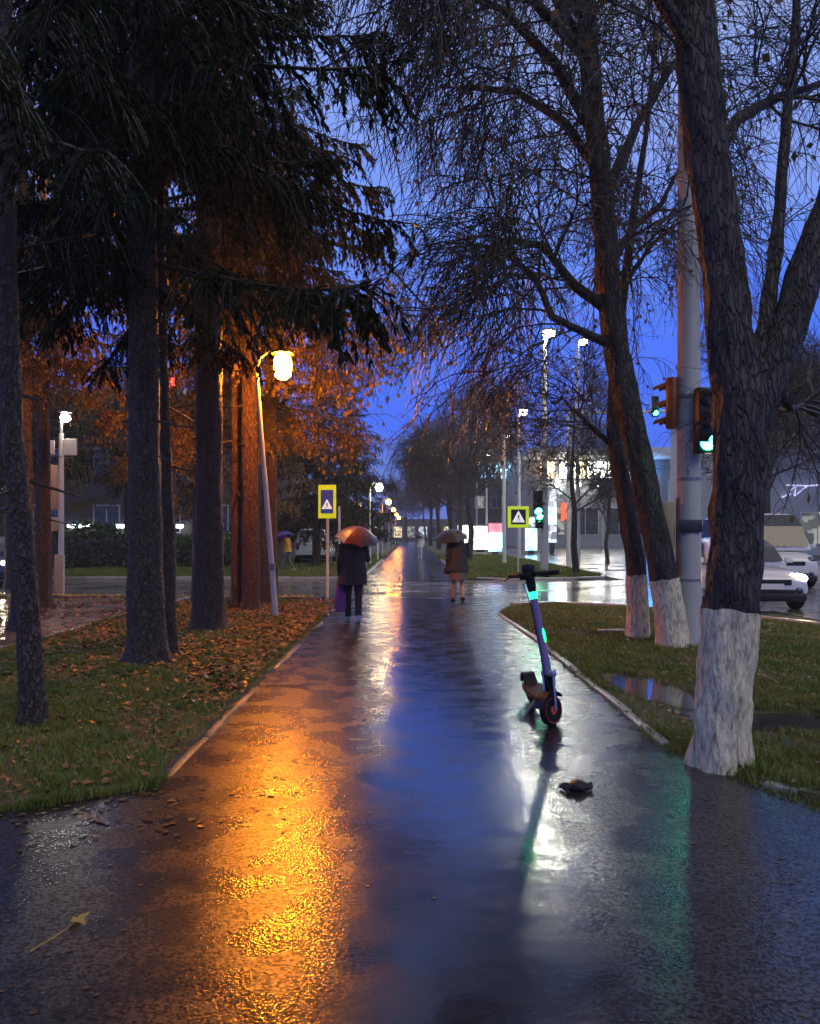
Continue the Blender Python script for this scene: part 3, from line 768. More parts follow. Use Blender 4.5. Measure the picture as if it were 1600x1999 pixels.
def tall(px_list, Y, H=13.0):
    """(px,py,width) measured up the trunk, then straight on to the top"""
    pts = [W(a, b, Y) for a, b, _ in px_list]; rad = [c / 2 / 1600 * Y for _, _, c in px_list]
    pts[0].z = 0
    d = (pts[-1] - pts[-2]).normalized()
    while pts[-1].z < H:
        nx = pts[-1] + Vector((d.x * .3, 0, 1.6)); rad.append(max(.02, rad[-1] * .82)); pts.append(nx)
    return pts, rad
GS = 'spruces in the row left of the path'
near_a = dict(seed=31, z0=5.6, z1=12.8, rmax=3.5, nb=92)
near_b = dict(seed=32, z0=4.5, z1=13.5, rmax=3.7, nb=86)
near_c = dict(seed=33, z0=4.6, z1=12.0, rmax=2.9, nb=34)
near_d = dict(seed=34, z0=6.3, z1=13.0, rmax=3.2, nb=84)
p, r = tall([(66, 1425, 50), (52, 1150, 44), (25, 850, 40), (12, 500, 38), (8, 200, 34)], 6.3, 11)
spruce('spruce_tree', 'thin dark spruce trunk leaning at the left edge, nearest of the row', p, r, 'near_c', near_c, GS, rz=.6, cs=.95)
p, r = tall([(287, 1302, 78), (283, 1000, 62), (281, 700, 56), (278, 400, 52), (276, 100, 46)], 9.4)
spruce('spruce_tree', 'thick dark spruce trunk second from the left, flared at its foot', p, r, 'near_b', near_b, GS, rz=2.1)
p, r = tall([(328, 1285, 34), (326, 1000, 28), (318, 800, 24), (312, 500, 20), (310, 200, 16)], 10.0, 10)
spruce('spruce_tree', 'thin dark spruce stem close against the right of the thick one', p, r, 'near_c', near_c, GS, rz=3.9, cs=.92)
p, r = tall([(406, 1238, 64), (408, 1000, 54), (408, 700, 50), (406, 400, 46), (404, 100, 40)], 12.6)
spruce('spruce_tree', 'straight dark spruce trunk halfway between the thick one and the lamp', p, r, 'near_a', near_a, GS, rz=4.0, cs=1.0, needle='needle_mid')
p, r = tall([(489, 1196, 38), (488, 1000, 32), (486, 800, 30), (484, 500, 26)], 16.0)
spruce('spruce_tree', 'red-brown trunk just left of the orange lamp post, lit by it', p, r, 'near_d', near_d, GS, bark='bark_pine', rz=1.0, cs=.92, needle='needle_mid')
p, r = tall([(463, 1194, 26), (462, 1000, 23), (461, 800, 21), (460, 500, 18)], 16.2, 11)
spruce('spruce_tree', 'slimmer red-brown trunk close behind the left of the lamp-lit one', p, r, 'near_d', near_d, GS, bark='bark_pine', rz=5.2, cs=.86, needle='needle_mid')
# the dark conifers beyond the crossing
far_full = dict(seed=35, z0=1.3, z1=12.0, rmax=3.4, nb=110, boughs=BOUGHS_LOW)
GF = 'dark spruces beyond the crossing'
for i, (x, y, s, lb) in enumerate((
        (-4.3, 37.5, 1.0, 'broad dark spruce beyond the crossing, overhanging the far path'),
        (-4.9, 46.0, 1.12, 'dark spruce behind the broad one beyond the crossing'),
        (-4.4, 57.0, 1.05, 'dark spruce farther along the left of the far path'),
        (-4.6, 69.0, 1.15, 'small looking dark spruce near the end of the far path'))):
    spruce('spruce_tree', lb, [(x, y, 0), (x + .05, y, 3), (x, y, 8), (x, y, 12.2 * s)], [.2, .17, .1, .02], 'far_full', far_full, GF, rz=i * 1.7, cs=s, n=10)
GB2 = 'trees behind the spruce row on the left'
gold = dict(seed=36, z0=2.6, z1=10.5, rmax=2.7, nb=70, boughs=BOUGHS_LOW)
gold_high = dict(seed=37, z0=4.3, z1=10.5, rmax=2.6, nb=70, boughs=BOUGHS_LOW)
for i, (x, y, s, nd, lb) in enumerate((
        (-7.6, 17.0, 1.05, 'needle_gold', 'golden brown larch behind the two left trunks'),
        (-2.95, 17.3, .82, 'needle_gold', 'golden brown larch right behind the orange lamp'),
        (-4.6, 17.9, .95, 'needle_gold', 'golden brown larch behind the straight trunk, nearest to the lamp'),
        (-6.1, 12.9, 1.0, 'needle_gold', 'golden brown larch filling the gap left of the thick trunk'),
        (-11.2, 23.0, 1.1, 'needle', 'dark spruce standing behind the traffic light on the left'),
        (-6.3, 30.0, 1.1, 'needle_gold', 'golden brown larch beyond the crossing, behind the lamp post'),
        (-10.5, 33.5, 1.2, 'needle', 'dark spruce beyond the crossing, left of the parked car'),
        (-16.5, 33.0, 1.15, 'needle', 'dark spruce beyond the crossing at the left edge'),
        (-13.8, 40.0, 1.25, 'needle_gold', 'golden brown larch above the hedge beyond the crossing'))):
    spruce('larch_tree' if nd == 'needle_gold' else 'spruce_tree', lb, [(x, y, 0), (x, y, 3), (x, y, 7), (x, y, 10.8 * s)], [.17, .14, .09, .02], 'gold_high' if y < 17.5 else 'gold', gold_high if y < 17.5 else gold, GB2, needle=nd, rz=i * 1.3, cs=s, n=10)

# leafy tree whose drooping yellow-brown leaves hang round the lamp
tree_from_pixels('leafy_tree', 'tree with drooping yellow-brown leaves hanging round the orange lamp', 17.6,
    [(520, 1180, 30), (522, 1000, 26), (530, 800, 22), (545, 600, 20), (560, 400, 14), (570, 200, 8)],
    [[(530, 760, 12), (580, 690, 9, -.3), (650, 660, 6, -.5), (720, 680, 4, -.7)],
     [(540, 640, 12), (620, 560, 9, -.4), (710, 560, 6, -.7), (800, 620, 4, -.9)],
     [(545, 560, 12), (630, 470, 9, .4), (740, 500, 6, .8), (830, 600, 4, 1.2)],
     [(535, 700, 12), (600, 620, 9, .6), (680, 600, 6, 1.2), (760, 660, 4, 1.6)],
     [(530, 820, 10), (570, 760, 8, .4), (620, 760, 5, .7), (660, 800, 4, .9)],
     [(535, 720, 10), (480, 640, 8, .3), (430, 640, 5, .6), (390, 700, 3, .9)]],
    dict(n2=9, n3=7, n4=5, L2=(.7, 1.5), L3=(.5, 1.1), L4=(.3, .6), droop=(0.14, .24, .3), r2=.016, r3=.010, r4=.006, t0=.3, lift=.0, leaf_len=.115, leaf_w=.042), 14,
    leaves=4200, leafmat='leaf_tree', bark='bark')

# ------------------------------------------------------------------ hedge beyond the crossing
def hedge(name, label, x0, x1, y, h, d, seed, n):
    nr = np.random.default_rng(seed); rt = empty(name, ((x0 + x1) / 2, y, 0)); L = (x1 - x0) / 2
    mb = MB().box((0, 0, h * .4), (2 * L * .94, d * .6, h * .8), bev=.2); mb.build('inner_branches', M['twig'], rt)
    c = np.stack([nr.uniform(-L, L, n), nr.normal(0, d * .34, n), nr.uniform(.02, 1, n) ** .8 * h], 1)
    c[:, 2] *= 1 + .12 * np.sin(c[:, 0] * 2.3) + .08 * np.sin(c[:, 0] * 5.1)
    dd = unit(nr.normal(0, 1, (n, 3))); sd = unit(np.cross(dd, nr.normal(0, 1, (n, 3))))
    bk = Bulk(); bk.add(*kites_np(c, dd, sd, nr.uniform(.12, .24, n), nr.uniform(.04, .07, n)))
    o = bulk_link(bk, 'foliage', M['hedge'], rt); tag(rt, label, 'hedge', 'clipped hedges beyond the crossing')
hedge('hedge', 'low green hedge behind the left traffic light', -17.8, -11.9, 36.5, 1.9, 1.4, 41, 5200)
hedge('hedge', 'low green hedge between the trunks, right of the traffic light', -11.6, -6.6, 37.0, 1.5, 1.3, 42, 4200)

# ------------------------------------------------------------------ buildings far behind
M['wall_dark'] = pm('dark_render_wall', (0.10, 0.09, 0.08), 0.8, var=.25, scale=1.2, bump=.2)
M['wall_grey'] = pm('grey_panel_wall', (0.30, 0.31, 0.32), 0.7, var=.12, scale=.6)
M['wall_pale'] = pm('pale_panel_wall', (0.42, 0.42, 0.41), 0.7, var=.12, scale=.8)
M['trim'] = pm('pale_trim', (0.5, 0.5, 0.48), 0.6, var=.15, scale=2)
M['glass_dark'] = pm('dark_window_glass', (0.02, 0.025, 0.03), 0.08, var=.3, spec=.9)
M['win_cool'] = em2('lit_window_cool', (0.80, 0.86, 0.95), (.2, .24, .3), 1.1, 1.7)
M['win_warm'] = em2('lit_window_warm', (1.0, 0.80, 0.5), (.3, .2, .1), 1.2, 1.7)
M['win_dim'] = em2('lit_window_dim', (0.70, 0.72, 0.66), (.15, .16, .17), .45, 1.5)
M['shop_white'] = em2('shop_front_glow', (0.95, 1.0, 0.98), (.30, .28, .24), 5.0, 1.6, (.35, .75), (1, 1, .6))
SIGN = {k: em2('sign_' + k, c, tuple(q * .28 for q in c), s, 1.9, (.3, .8), (1.2, 1, .8)) for k, c, s in (('cream', (1.0, .62, .36), 14), ('white', (1, .97, .92), 34), ('yellow', (1, .92, .5), 22), ('blue', (.04, .30, 1.0), 30), ('red', (1.0, .14, .06), 2.0), ('lightblue', (.26, .62, 1.0), 9), ('violet', (.55, .55, 1.0), 1.3), ('pink', (1.0, .25, .35), 2.5))}

def window(parent, x, z, w, h, y, mat, fr='trim', d=.12):
    """a window on a wall face at local y (camera side is -y): frame > pane"""
    t = .07; mb = MB()
    mb.box((0, 0, h / 2 - t / 2), (w, d, t)).box((0, 0, -h / 2 + t / 2), (w, d, t)).box((-w / 2 + t / 2, 0, 0), (t, d, h - 2 * t)).box((w / 2 - t / 2, 0, 0), (t, d, h - 2 * t)).box((0, 0, 0), (t * .7, d * .8, h - 2 * t))
    f = mb.build('window', M[fr], parent, smooth=False, loc=(x, y - d / 2 + .03, z))
    MB().box((0, .03, 0), (w - 2 * t, .02, h - 2 * t)).build('pane', M[mat], f, smooth=False)
    return f

# shopping hall at the end of the street, lit sign band along its top
hall = empty('shopping_hall', (30, 95, 0))
MB().box((0, 8, 5.1), (34, 16, 10.2)).build('wall', M['wall_grey'], hall, smooth=False)
MB().box((0, -.2, 10.5), (34.6, 16.8, .5)).build('roof_edge', M['trim'], hall, smooth=False)
for i in range(9): MB().box((-15.5 + i * 3.9, -.16, 4.0), (.28, .3, 7.8)).build('pier', M['wall_pale'], hall, smooth=False)
for i in range(8): window(hall, -13.6 + i * 3.9, 3.1, 3.1, 3.2, 0, 'glass_dark' if i % 4 else 'win_dim')
for i, (x0, w, c) in enumerate(((-14.1, 1.6, 'cream'), (-12.1, 1.2, 'white'), (-10.5, 1.5, 'yellow'), (-8.4, 2.2, 'white'), (-6.3, 1.6, 'white'), (-4.5, 1.7, 'lightblue'), (-2.7, 1.6, 'blue'))):
    s = MB().box((0, 0, 0), (w, .25, 1.9), bev=.1).build('sign_panel', SIGN[c], hall, smooth=False, loc=(x0, -.25, 9.0))
    MB().box((0, .16, 0), (w + .12, .1, 2.02)).build('backing', M['metal_dark'], s, smooth=False)
for x in (-13.0, -10.6, -8.2, -4.6): MB().ball((x, -.6, 7.3), .28, 10, 6).build('wall_lamp', M['lamp_dim'], hall)
s = MB().box((-11.6, -.2, 4.2), (1.9, .2, 2.0), bev=.05).build('sign_panel', SIGN['red'], hall, smooth=False)
tag(hall, 'grey shopping hall at the street end with bright sign band on top', 'building')

# grey block across the street, at the right edge
blk = empty('grey_block', (34, 60, 0))
MB().box((0, 7, 6.1), (21, 14, 12.2)).build('wall', M['wall_grey'], blk, smooth=False)
MB().box((0, -.15, 12.35), (21.4, 14.6, .35)).build('roof_edge', M['trim'], blk, smooth=False)
MB().box((0, -.12, 10.0), (21, .25, .22)).build('cornice', M['trim'], blk, smooth=False)
MB().box((0, -.12, 7.6), (21, .25, .22)).build('cornice', M['trim'], blk, smooth=False)
for i in range(13):
    window(blk, -9.6 + i * 1.6, 8.75, 1.2, 1.25, 0, ('win_dim', 'glass_dark', 'win_dim', 'win_cool')[(i * 7) % 4])
    window(blk, -9.6 + i * 1.6, 11.1, 1.2, 1.3, 0, ('win_dim', 'glass_dark', 'glass_dark', 'win_dim')[(i * 5) % 4])
for i in range(5): window(blk, -8.4 + i * 4.2, 2.0, 2.6, 2.4, 0, ('glass_dark', 'win_dim')[i % 2])
zz = MB()
for a, b in (((-1.3, -.45), (-.2, .40)), ((-.9, .45), (.5, .40)), ((-.2, .40), (-.35, -.35)), ((-.35, -.35), (.55, .35)), ((.4, .38), (1.5, .45)), ((-1.3, -.45), (-.6, -.2))):
    zz.tube([(a[0], 0, a[1]), (b[0], 0, b[1])], .05, 6)
zz.build('neon_script', SIGN['violet'], blk, loc=(-5.6, -.15, 4.7))
tag(blk, 'grey flat-roofed block with two rows of windows and violet neon zigzag', 'building')

# shops behind the far trees, blue letters on top
shp = empty('shop_row', (13, 112, 0))
MB().box((0, 6, 5.6), (13.5, 12, 11.2)).build('wall', M['wall_dark'], shp, smooth=False)
MB().box((0, -.2, 11.4), (13.9, 12.5, .4)).build('roof_edge', M['trim'], shp, smooth=False)
rng = random.Random(5)
for i, x in enumerate((-3.2, -2.6, -1.9, -1.3, -.6, .0, .7, 1.5, 2.2, 2.9)):     # strokes of the blue sign: no letter of it can be read
    mb = MB(); h = rng.uniform(1.3, 2.3)
    mb.box((0, 0, h / 2 - 1.1), (.22, .14, h), rot=(0, rng.uniform(-.2, .2), 0), bev=.03)
    if i % 2: mb.box((.18, 0, rng.uniform(-.6, .6)), (.36, .12, .2), bev=.03)
    mb.build('sign_stroke', SIGN['lightblue'], shp, loc=(x, -.3, 10.3))
for i in range(6): window(shp, -5.6 + i * 2.2, 1.6, 1.9, 2.6, 0, ('shop_white', 'win_cool', 'win_dim')[i % 3])
for i in range(6): window(shp, -5.6 + i * 2.2, 6.0, 1.5, 1.7, 0, ('glass_dark', 'win_dim')[i % 2])
tag(shp, 'dark shop building behind the far bare trees with blue lit letters', 'building')

# advertising columns and kiosks by the far lawn
def lightbox(label, px, py0, py1, Y, w, cols):
    p = W(px, py1, Y); h = (py1 - py0) / 1600 * Y
    rt = empty('advertising_column', (p.x, Y, 0)); z0 = max(.25, p.z)
    MB().box((0, 0, z0 / 2), (w * .5, .3, z0), bev=.02).build('foot', M['metal_dark'], rt, smooth=False)
    MB().box((0, .06, z0 + h / 2), (w + .12, .3, h + .12), bev=.03).build('case', M['metal_grey'], rt, smooth=False)
    n = len(cols)
    for i, c in enumerate(cols):
        MB().box((0, -.12, z0 + h * (i + .5) / n), (w, .08, h / n - .03), bev=.01).build('lit_panel', SIGN[c] if c in SIGN else M[c], rt, smooth=False)
    tag(rt, label, 'advert', 'lit advertising columns along the street')
lightbox('lit advertising column with pale blue panel and pink top', 966, 1035, 1090, 62, 1.0, ('lightblue', 'lightblue', 'pink'))
lightbox('white lit advertising column nearest the far path', 938, 1038, 1084, 70, 1.4, ('shop_white', 'shop_white'))
lightbox('narrow pale blue lit column right of the yellow square sign', 1036, 1010, 1075, 64, .9, ('lightblue', 'lightblue', 'win_cool'))
lightbox('slim blue-white lit column behind the green traffic light pole', 1077, 955, 1060, 66, .7, ('win_cool', 'lightblue', 'win_cool'))

# low dark building behind the hedge on the left, white tube lamps on it
lb_ = empty('low_building', (-22, 46, 0))
MB().box((0, 5, 4.2), (30, 10, 8.4)).build('wall', M['wall_dark'], lb_, smooth=False)
MB().box((0, -.2, 8.55), (30.6, 10.6, .3)).build('roof_edge', M['trim'], lb_, smooth=False)
for i in range(8): window(lb_, -12 + i * 3.4, 5.6, 1.5, 1.5, 0, 'glass_dark')
for i in range(8): window(lb_, -12 + i * 3.4, 2.4, 1.5, 1.6, 0, 'glass_dark' if i != 3 else 'win_dim')
for x, w in ((3.6, 1.2), (6.0, .6), (7.0, .35), (9.2, .35)):
    t_ = MB().box((0, 0, 0), (w + .15, .3, .14), bev=.02).build('tube_lamp', M['metal_grey'], lb_, smooth=False, loc=(x, -.4, 2.16))
    MB().tube([(-w / 2, -.05, -.16), (w / 2, -.05, -.16)], .1, 10).build('tube', M['glow_tube'], t_)
tag(lb_, 'long dark low building behind the hedge with white tube lamps', 'building')

# block closing the end of the far path
end = empty('end_building', (2, 190, 0))
MB().box((0, 6, 2.6), (60, 12, 5.2)).build('wall', M['wall_dark'], end, smooth=False)
for i in range(20): window(end, -28 + i * 2.9, 2.2, 2.0, 2.6, 0, ('win_warm', 'glass_dark', 'win_cool', 'win_dim')[(i * 3) % 4])
tag(end, 'dark building closing the far end of the path with lit ground floor', 'building')

# ------------------------------------------------------------------ lamps
def globe_lamp(label, x, y, H, glow, lean=(0, 0), group='globe lamps along the path', r=.18, barrel=False):
    rt = empty('path_lamp', (x, y, 0))
    top = Vector((lean[0], lean[1], H))
    mb = MB(); P = [Vector((0, 0, -.05)), Vector((0, 0, .9)) + top * .0 + Vector((lean[0], lean[1], 0)) * .2, Vector((lean[0] * .62, lean[1] * .62, H * .62)), top]
    mb.tube(P[:3], [.055, .05, .042], 12).tube(P[2:], [.038, .034], 12)
    mb.build('pole', M['metal_white'], rt)
    MB().tube([P[1] - Vector((0, 0, .02)), P[1] + Vector((0, 0, .10))], .062, 12).build('hatch_band', M['metal_grey'], rt)
    MB().tube([top + Vector((0, 0, .02)), top + Vector((.05, 0, .24)), top + Vector((.25, 0, .40)), top + Vector((.46, 0, .36))], [.022, .02, .018, .016], 8).build('arm', M['metal_grey'], rt)
    hc = top + Vector((.46, 0, .36))
    MB().lathe([(.02, .06), (.09, .04), (.2, -.02), (.21, -.04), (.03, -.05)], 16, c=hc).build('cap', M['metal_dark'], rt)
    if barrel: MB().lathe([(.03, -.06), (r * .8, -.08), (r, -.16), (r * 1.02, -.3), (r * .9, -.42), (r * .5, -.48), (.02, -.49)], 18, c=hc).build('globe', M[glow], rt)
    else: MB().ball(hc + Vector((0, 0, -.06 - r)), r, 16, 10).build('globe', M[glow], rt)
    tag(rt, label, 'street lamp', group)
    return rt
globe_lamp('leaning white lamp post with bright orange lantern, nearest of the path lamps', -2.37, 14.5, 4.38, 'lamp_orange', lean=(-.34, 0), barrel=True, r=.155)
for y, g, lb in ((41, 'lamp_warm', 'pale yellow globe lamp beyond the crossing, beside the dark spruce'), (59, 'lamp_orange_far', 'orange globe lamp along the far path, next after the pale yellow one'),
                 (77, 'lamp_orange_far', 'orange globe lamp along the far path, second after the pale yellow one'), (95, 'lamp_orange_far', 'orange globe lamp along the far path, third after the pale yellow one'), (114, 'lamp_orange_far', 'tiny orange globe lamp, farthest along the path')):
    globe_lamp(lb, -2.0, y, 3.75, g)

def street_lamp(label, x, y, H, glow, arm=(.5, 0), group='tall street lamps along the street', r=.24, pole_r=.11, mat='metal_white'):
    rt = empty('street_lamp', (x, y, 0))
    MB().tube([(0, 0, -.1), (0, 0, H * .33), (0, 0, H * .33 + .05), (0, 0, H)], [pole_r * 1.15, pole_r * 1.1, pole_r * .9, pole_r * .62], 14).build('pole', M[mat], rt)
    MB().tube([(0, 0, H - .05), (arm[0] * .3, arm[1] * .3, H + .25), (arm[0], arm[1], H + .3)], [.04, .035, .03], 8).build('arm', M['metal_grey'], rt)
    MB().ball((arm[0], arm[1], H + .28), (r * 1.3, r * 1.1, .10), 14, 6).build('lamp_head', M['metal_dark'], rt)
    MB().ball((arm[0], arm[1], H + .12), (r, r, r * .8), 14, 8).build('bulb', M[glow], rt)
    tag(rt, label, 'street lamp', group)
SL = W(1070, 655, 33)
street_lamp('tall white street lamp on the corner lawn carrying the green traffic light', 5.4, 33, SL.z - .12, 'lamp_white', arm=(.18, -.1), pole_r=.15)
for (px, py, Y, lb) in ((1138, 668, 46, 'bright street lamp right of the tallest one, seen through branches'), (1022, 805, 50, 'street lamp behind the yellow square sign, first of the receding row'), (990, 850, 62, 'street lamp second in the receding row left of the green light'),
                        (955, 888, 82, 'street lamp third in the receding row, above the blue letters'), (935, 905, 102, 'street lamp farthest in the receding row on the right')):
    p = W(px, py, Y)
    street_lamp(lb, p.x - .3, Y, p.z - .12, 'lamp_white' if Y in (50,) else 'lamp_dim', arm=(.3, 0), pole_r=.12)
# tall sodium street lamp behind the thick spruce trunk
p = W(182, 243, 16.5)
street_lamp('tall orange street lamp half hidden in the spruce boughs on the left', -5.45, 16.5, p.z, 'lamp_orange', arm=(p.x + 5.45, 0), mat='metal_grey', r=.2, pole_r=.09)

def lens_box(parent, c, lit, glow, n=3, w=.30, h=.92, face=0.0, body='black_plastic', name='housing', d=.22, size=.105):
    """a signal head: housing > lens, visor; the lit lens glows. faces local -y turned by `face`"""
    M3 = Euler((0, 0, face)).to_matrix()
    hs = MB().box((0, 0, 0), (w, d, h), bev=.03).build(name, M[body], parent)
    hs.location = c; hs.rotation_euler = (0, 0, face)
    for i in range(n):
        z = h / 2 - h * (i + .5) / n
        MB().lathe([(size, 0), (size * .97, -.02), (size * .6, -.045), (.005, -.055)], 16, c=(0, -d / 2 - .004, z), axis='y').build('lens', M[glow] if i in lit else M['glass_dark'], hs)
        vs = MB(); pr = []
        for k in range(9):
            a = PI * k / 8; pr.append((math.cos(a), math.sin(a)))
        R1, R2 = size * 1.16, size * 1.02
        ring0 = [(R1 * a, -d / 2, z + R1 * b) for a, b in pr] + [(R2 * a, -d / 2, z + R2 * b) for a, b in pr[::-1]]
        ring1 = [(R1 * a, -d / 2 - .2, z + R1 * b - .03) for a, b in pr] + [(R2 * a, -d / 2 - .2, z + R2 * b - .03) for a, b in pr[::-1]]
        vs.rings([ring0, ring1]); vs.build('visor', M[body], hs)
    return hs

# green light on the corner lamp pole
t = empty('traffic_light', (5.4, 33, 0))
lens_box(t, W(1049, 982, 32.75), (2,), 'glow_green', n=3, h=1.0, size=.14, w=.36)
MB().box((-.10, -.15, 2.75), (.3, .06, .05)).build('bracket', M['metal_dark'], t)
t.location = (0, 0, 0)
for ch in t.children:
    if ch.name.startswith('bracket'): ch.location = (5.4, 33, 0)
tag(t, 'green traffic light on the tall lamp pole left of the scooter', 'traffic light')
t2 = empty('traffic_light', (0, 0, 0))
lens_box(t2, W(1052, 1003, 32.72) + Vector((0, 0, -.28)), (0,), 'glow_green', n=2, h=.62, size=.12, w=.30)
tag(t2, 'small pedestrian signal with green lens below the green traffic light', 'traffic light')

# big concrete pole with signal boxes
cp = empty('concrete_pole', (3.74, 11.0, 0))
MB().tube([(0, 0, -.1), (.0, 0, 3), (-.01, 0, 9.5)], [.165, .152, .125], 20).build('shaft', M['concrete'], cp)
for z in (.9, 2.25, 3.35): MB().lathe([(.158, -.02), (.164, -.02), (.164, .02), (.158, .02)], 20, c=(0, 0, z)).build('steel_band', M['metal_grey'], cp)
MB().box((-.03, -.165, 1.62), (.30, .03, .17), bev=.008).build('dark_plate', M['metal_dark'], cp)
MB().tube([(-.155, -.03, .3), (-.155, -.03, 2.0)], .028, 8).build('orange_conduit', M['orange_box'], cp)
tag(cp, 'thick pale concrete pole behind the forked tree', 'pole')
t3 = empty('traffic_light', (0, 0, 0))
lens_box(t3, (3.53, 11.02, 3.27), (), 'glow_green', n=3, h=.70, w=.15, d=.14, face=R(215), body='orange_box', size=.062)
tag(t3, 'orange-brown traffic light seen from behind, high on the concrete pole', 'traffic light')
t4 = empty('traffic_light', (0, 0, 0))
lens_box(t4, (3.44, 11.0, 1.62), (), 'glow_green', n=2, h=.66, w=.22, d=.18, face=R(160), body='beige_box', size=.09)
tag(t4, 'brown pedestrian signal box seen from behind, low on the concrete pole', 'traffic light')
t5 = empty('traffic_light', (0, 0, 0))
lens_box(t5, W(1374, 822, 10.72), (2,), 'glow_green', n=3, h=.86, w=.24, d=.16, face=R(12), size=.105)
tag(t5, 'green traffic light peeping out between concrete pole and forked tree', 'traffic light')

# overhead signal arm over the street
ga = empty('signal_gantry', (7.75, 40, 0))
MB().tube([(0, 0, -.1), (0, 0, 7.6)], [.13, .09], 14).build('pole', M['metal_white'], ga)
MB().tube([(0, 0, 7.45), (5.2, 0, 7.55)], [.085, .06], 10).build('arm', M['metal_white'], ga)
MB().tube([(0, 0, 6.6), (1.0, 0, 7.46)], .035, 8).build('brace', M['metal_white'], ga)
tag(ga, 'pale overhead signal arm reaching out above the street', 'gantry')
t6 = empty('traffic_light', (0, 0, 0))
lens_box(t6, (11.9, 39.85, 7.75), (2,), 'glow_green', n=3, h=1.0, w=.34, size=.11)
tag(t6, 'green signal hanging on the overhead arm above the street', 'traffic light')

# left traffic light, seen from behind, and the red one behind the trunks
lt = empty('traffic_light_post', (-8.93, 21.0, 0))
MB().tube([(0, 0, -.05), (0, 0, 4.1)], [.075, .06], 14).build('pole', M['metal_white'], lt)
MB().box((-.05, .02, .5), (.22, .2, 1.0), bev=.03).build('base_cabinet', M['beige_box'], lt)
MB().box((.24, -.02, 3.75), (.34, .04, .42), bev=.01).build('back_plate', M['trim'], lt, smooth=False)
MB().box((-.34, -.02, 3.72), (.36, .04, .40), bev=.01).build('back_plate', M['trim'], lt, smooth=False)
tag(lt, 'pale signal post with plates on the left corner of the crossing', 'pole')
t7 = empty('traffic_light', (0, 0, 0))
lens_box(t7, (-9.18, 21.05, 2.72), (), 'glow_red', n=3, h=1.15, w=.30, d=.22, face=R(-100), body='beige_box', size=.12)
tag(t7, 'beige three-lens traffic light side-on, on the left signal post', 'traffic light')
t8 = empty('traffic_light', (0, 0, 0))
lens_box(t8, (-9.25, 21.0, 1.78), (), 'glow_red', n=1, h=.36, w=.40, d=.26, face=R(-110), body='beige_box', size=.12)
tag(t8, 'small beige signal box below the three-lens light on the left', 'traffic light')
t9 = empty('traffic_light', (0, 0, 0))
q = W(338, 748, 22.5)
lens_box(t9, q + Vector((0, 0, -.34)), (0,), 'glow_red', n=3, h=1.0, w=.34, size=.15)
MB().tube([(q.x - .05, q.y + .2, -.05), (q.x - .05, q.y + .2, q.z + .2)], [.08, .06], 10).build('pole', M['metal_dark'], t9)
tag(t9, 'red traffic light seen between the dark spruce trunks', 'traffic light')

q = W(128, 812, 20.9)
sl_ = empty('street_lamp', (-8.93, 21.0, 0))
MB().tube([(0, 0, 4.1), (.0, 0, 4.5), (.12, -.05, 4.62)], [.04, .035, .03], 8).build('arm', M['metal_grey'], sl_)
MB().lathe([(.02, .08), (.12, .06), (.17, .0), (.03, -.01)], 14, c=(.14, -.06, 4.62)).build('cap', M['metal_dark'], sl_)
MB().ball((.14, -.06, 4.50), (.13, .13, .11), 14, 8).build('bulb', M['lamp_corner'], sl_)
tag(sl_, 'white lamp on top of the signal post at the left corner', 'street lamp')

# ------------------------------------------------------------------ pedestrian crossing signs
def walker(mb, s, y0, y1):
    """dark walking figure inside the white triangle"""
    k = s
    mb.prism([(-.03 * k, .13 * k), (.03 * k, .13 * k), (.04 * k, -.02 * k), (-.035 * k, -.02 * k)], y0, y1)
    c = [(.0 + .034 * k * math.cos(2 * PI * i / 8), .17 * k + .034 * k * math.sin(2 * PI * i / 8)) for i in range(8)]; mb.prism(c, y0, y1)
    mb.prism([(-.03 * k, -.02 * k), (.01 * k, -.02 * k), (-.06 * k, -.2 * k), (-.095 * k, -.2 * k)], y0, y1)
    mb.prism([(.0, -.02 * k), (.04 * k, -.02 * k), (.10 * k, -.2 * k), (.065 * k, -.2 * k)], y0, y1)
    mb.prism([(.03 * k, .12 * k), (.11 * k, .02 * k), (.09 * k, .0), (.02 * k, .08 * k)], y0, y1)
    mb.prism([(-.03 * k, .12 * k), (-.10 * k, .03 * k), (-.085 * k, .01 * k), (-.02 * k, .08 * k)], y0, y1)
    for i in range(5): mb.prism([(-.22 * k + i * .10 * k, -.27 * k), (-.17 * k + i * .10 * k, -.27 * k), (-.16 * k + i * .09 * k, -.215 * k), (-.20 * k + i * .09 * k, -.215 * k)], y0, y1)
def ped_sign(label, x, y, zc, wy, hy, s, field, H, rz=0.0, second=False):
    rt = empty('crossing_sign', (x, y, 0), rz)
    MB().tube([(0, 0, -.05), (0, 0, H)], .035, 12).build('pole', M['metal_white'], rt)
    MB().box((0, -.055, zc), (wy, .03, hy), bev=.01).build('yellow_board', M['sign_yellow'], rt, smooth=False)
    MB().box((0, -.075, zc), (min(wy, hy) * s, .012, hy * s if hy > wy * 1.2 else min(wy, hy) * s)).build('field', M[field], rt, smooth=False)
    k = min(wy, hy) * s
    dz = zc - (hy - wy) * .18 if hy > wy * 1.2 else zc
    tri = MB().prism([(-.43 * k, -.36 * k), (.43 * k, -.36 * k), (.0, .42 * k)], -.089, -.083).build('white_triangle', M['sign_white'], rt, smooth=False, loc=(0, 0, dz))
    mb = MB(); walker(mb, k * 1.0, -.095, -.091); mb.build('walking_figure', M['sign_black'], rt, smooth=False, loc=(0, 0, dz - .03 * k))
    for z in (zc - hy * .3, zc + hy * .3): MB().box((0, -.02, z), (.12, .045, .04)).build('clamp', M['metal_grey'], rt, smooth=False)
    tag(rt, label, 'road sign', 'pedestrian crossing signs')
    return rt
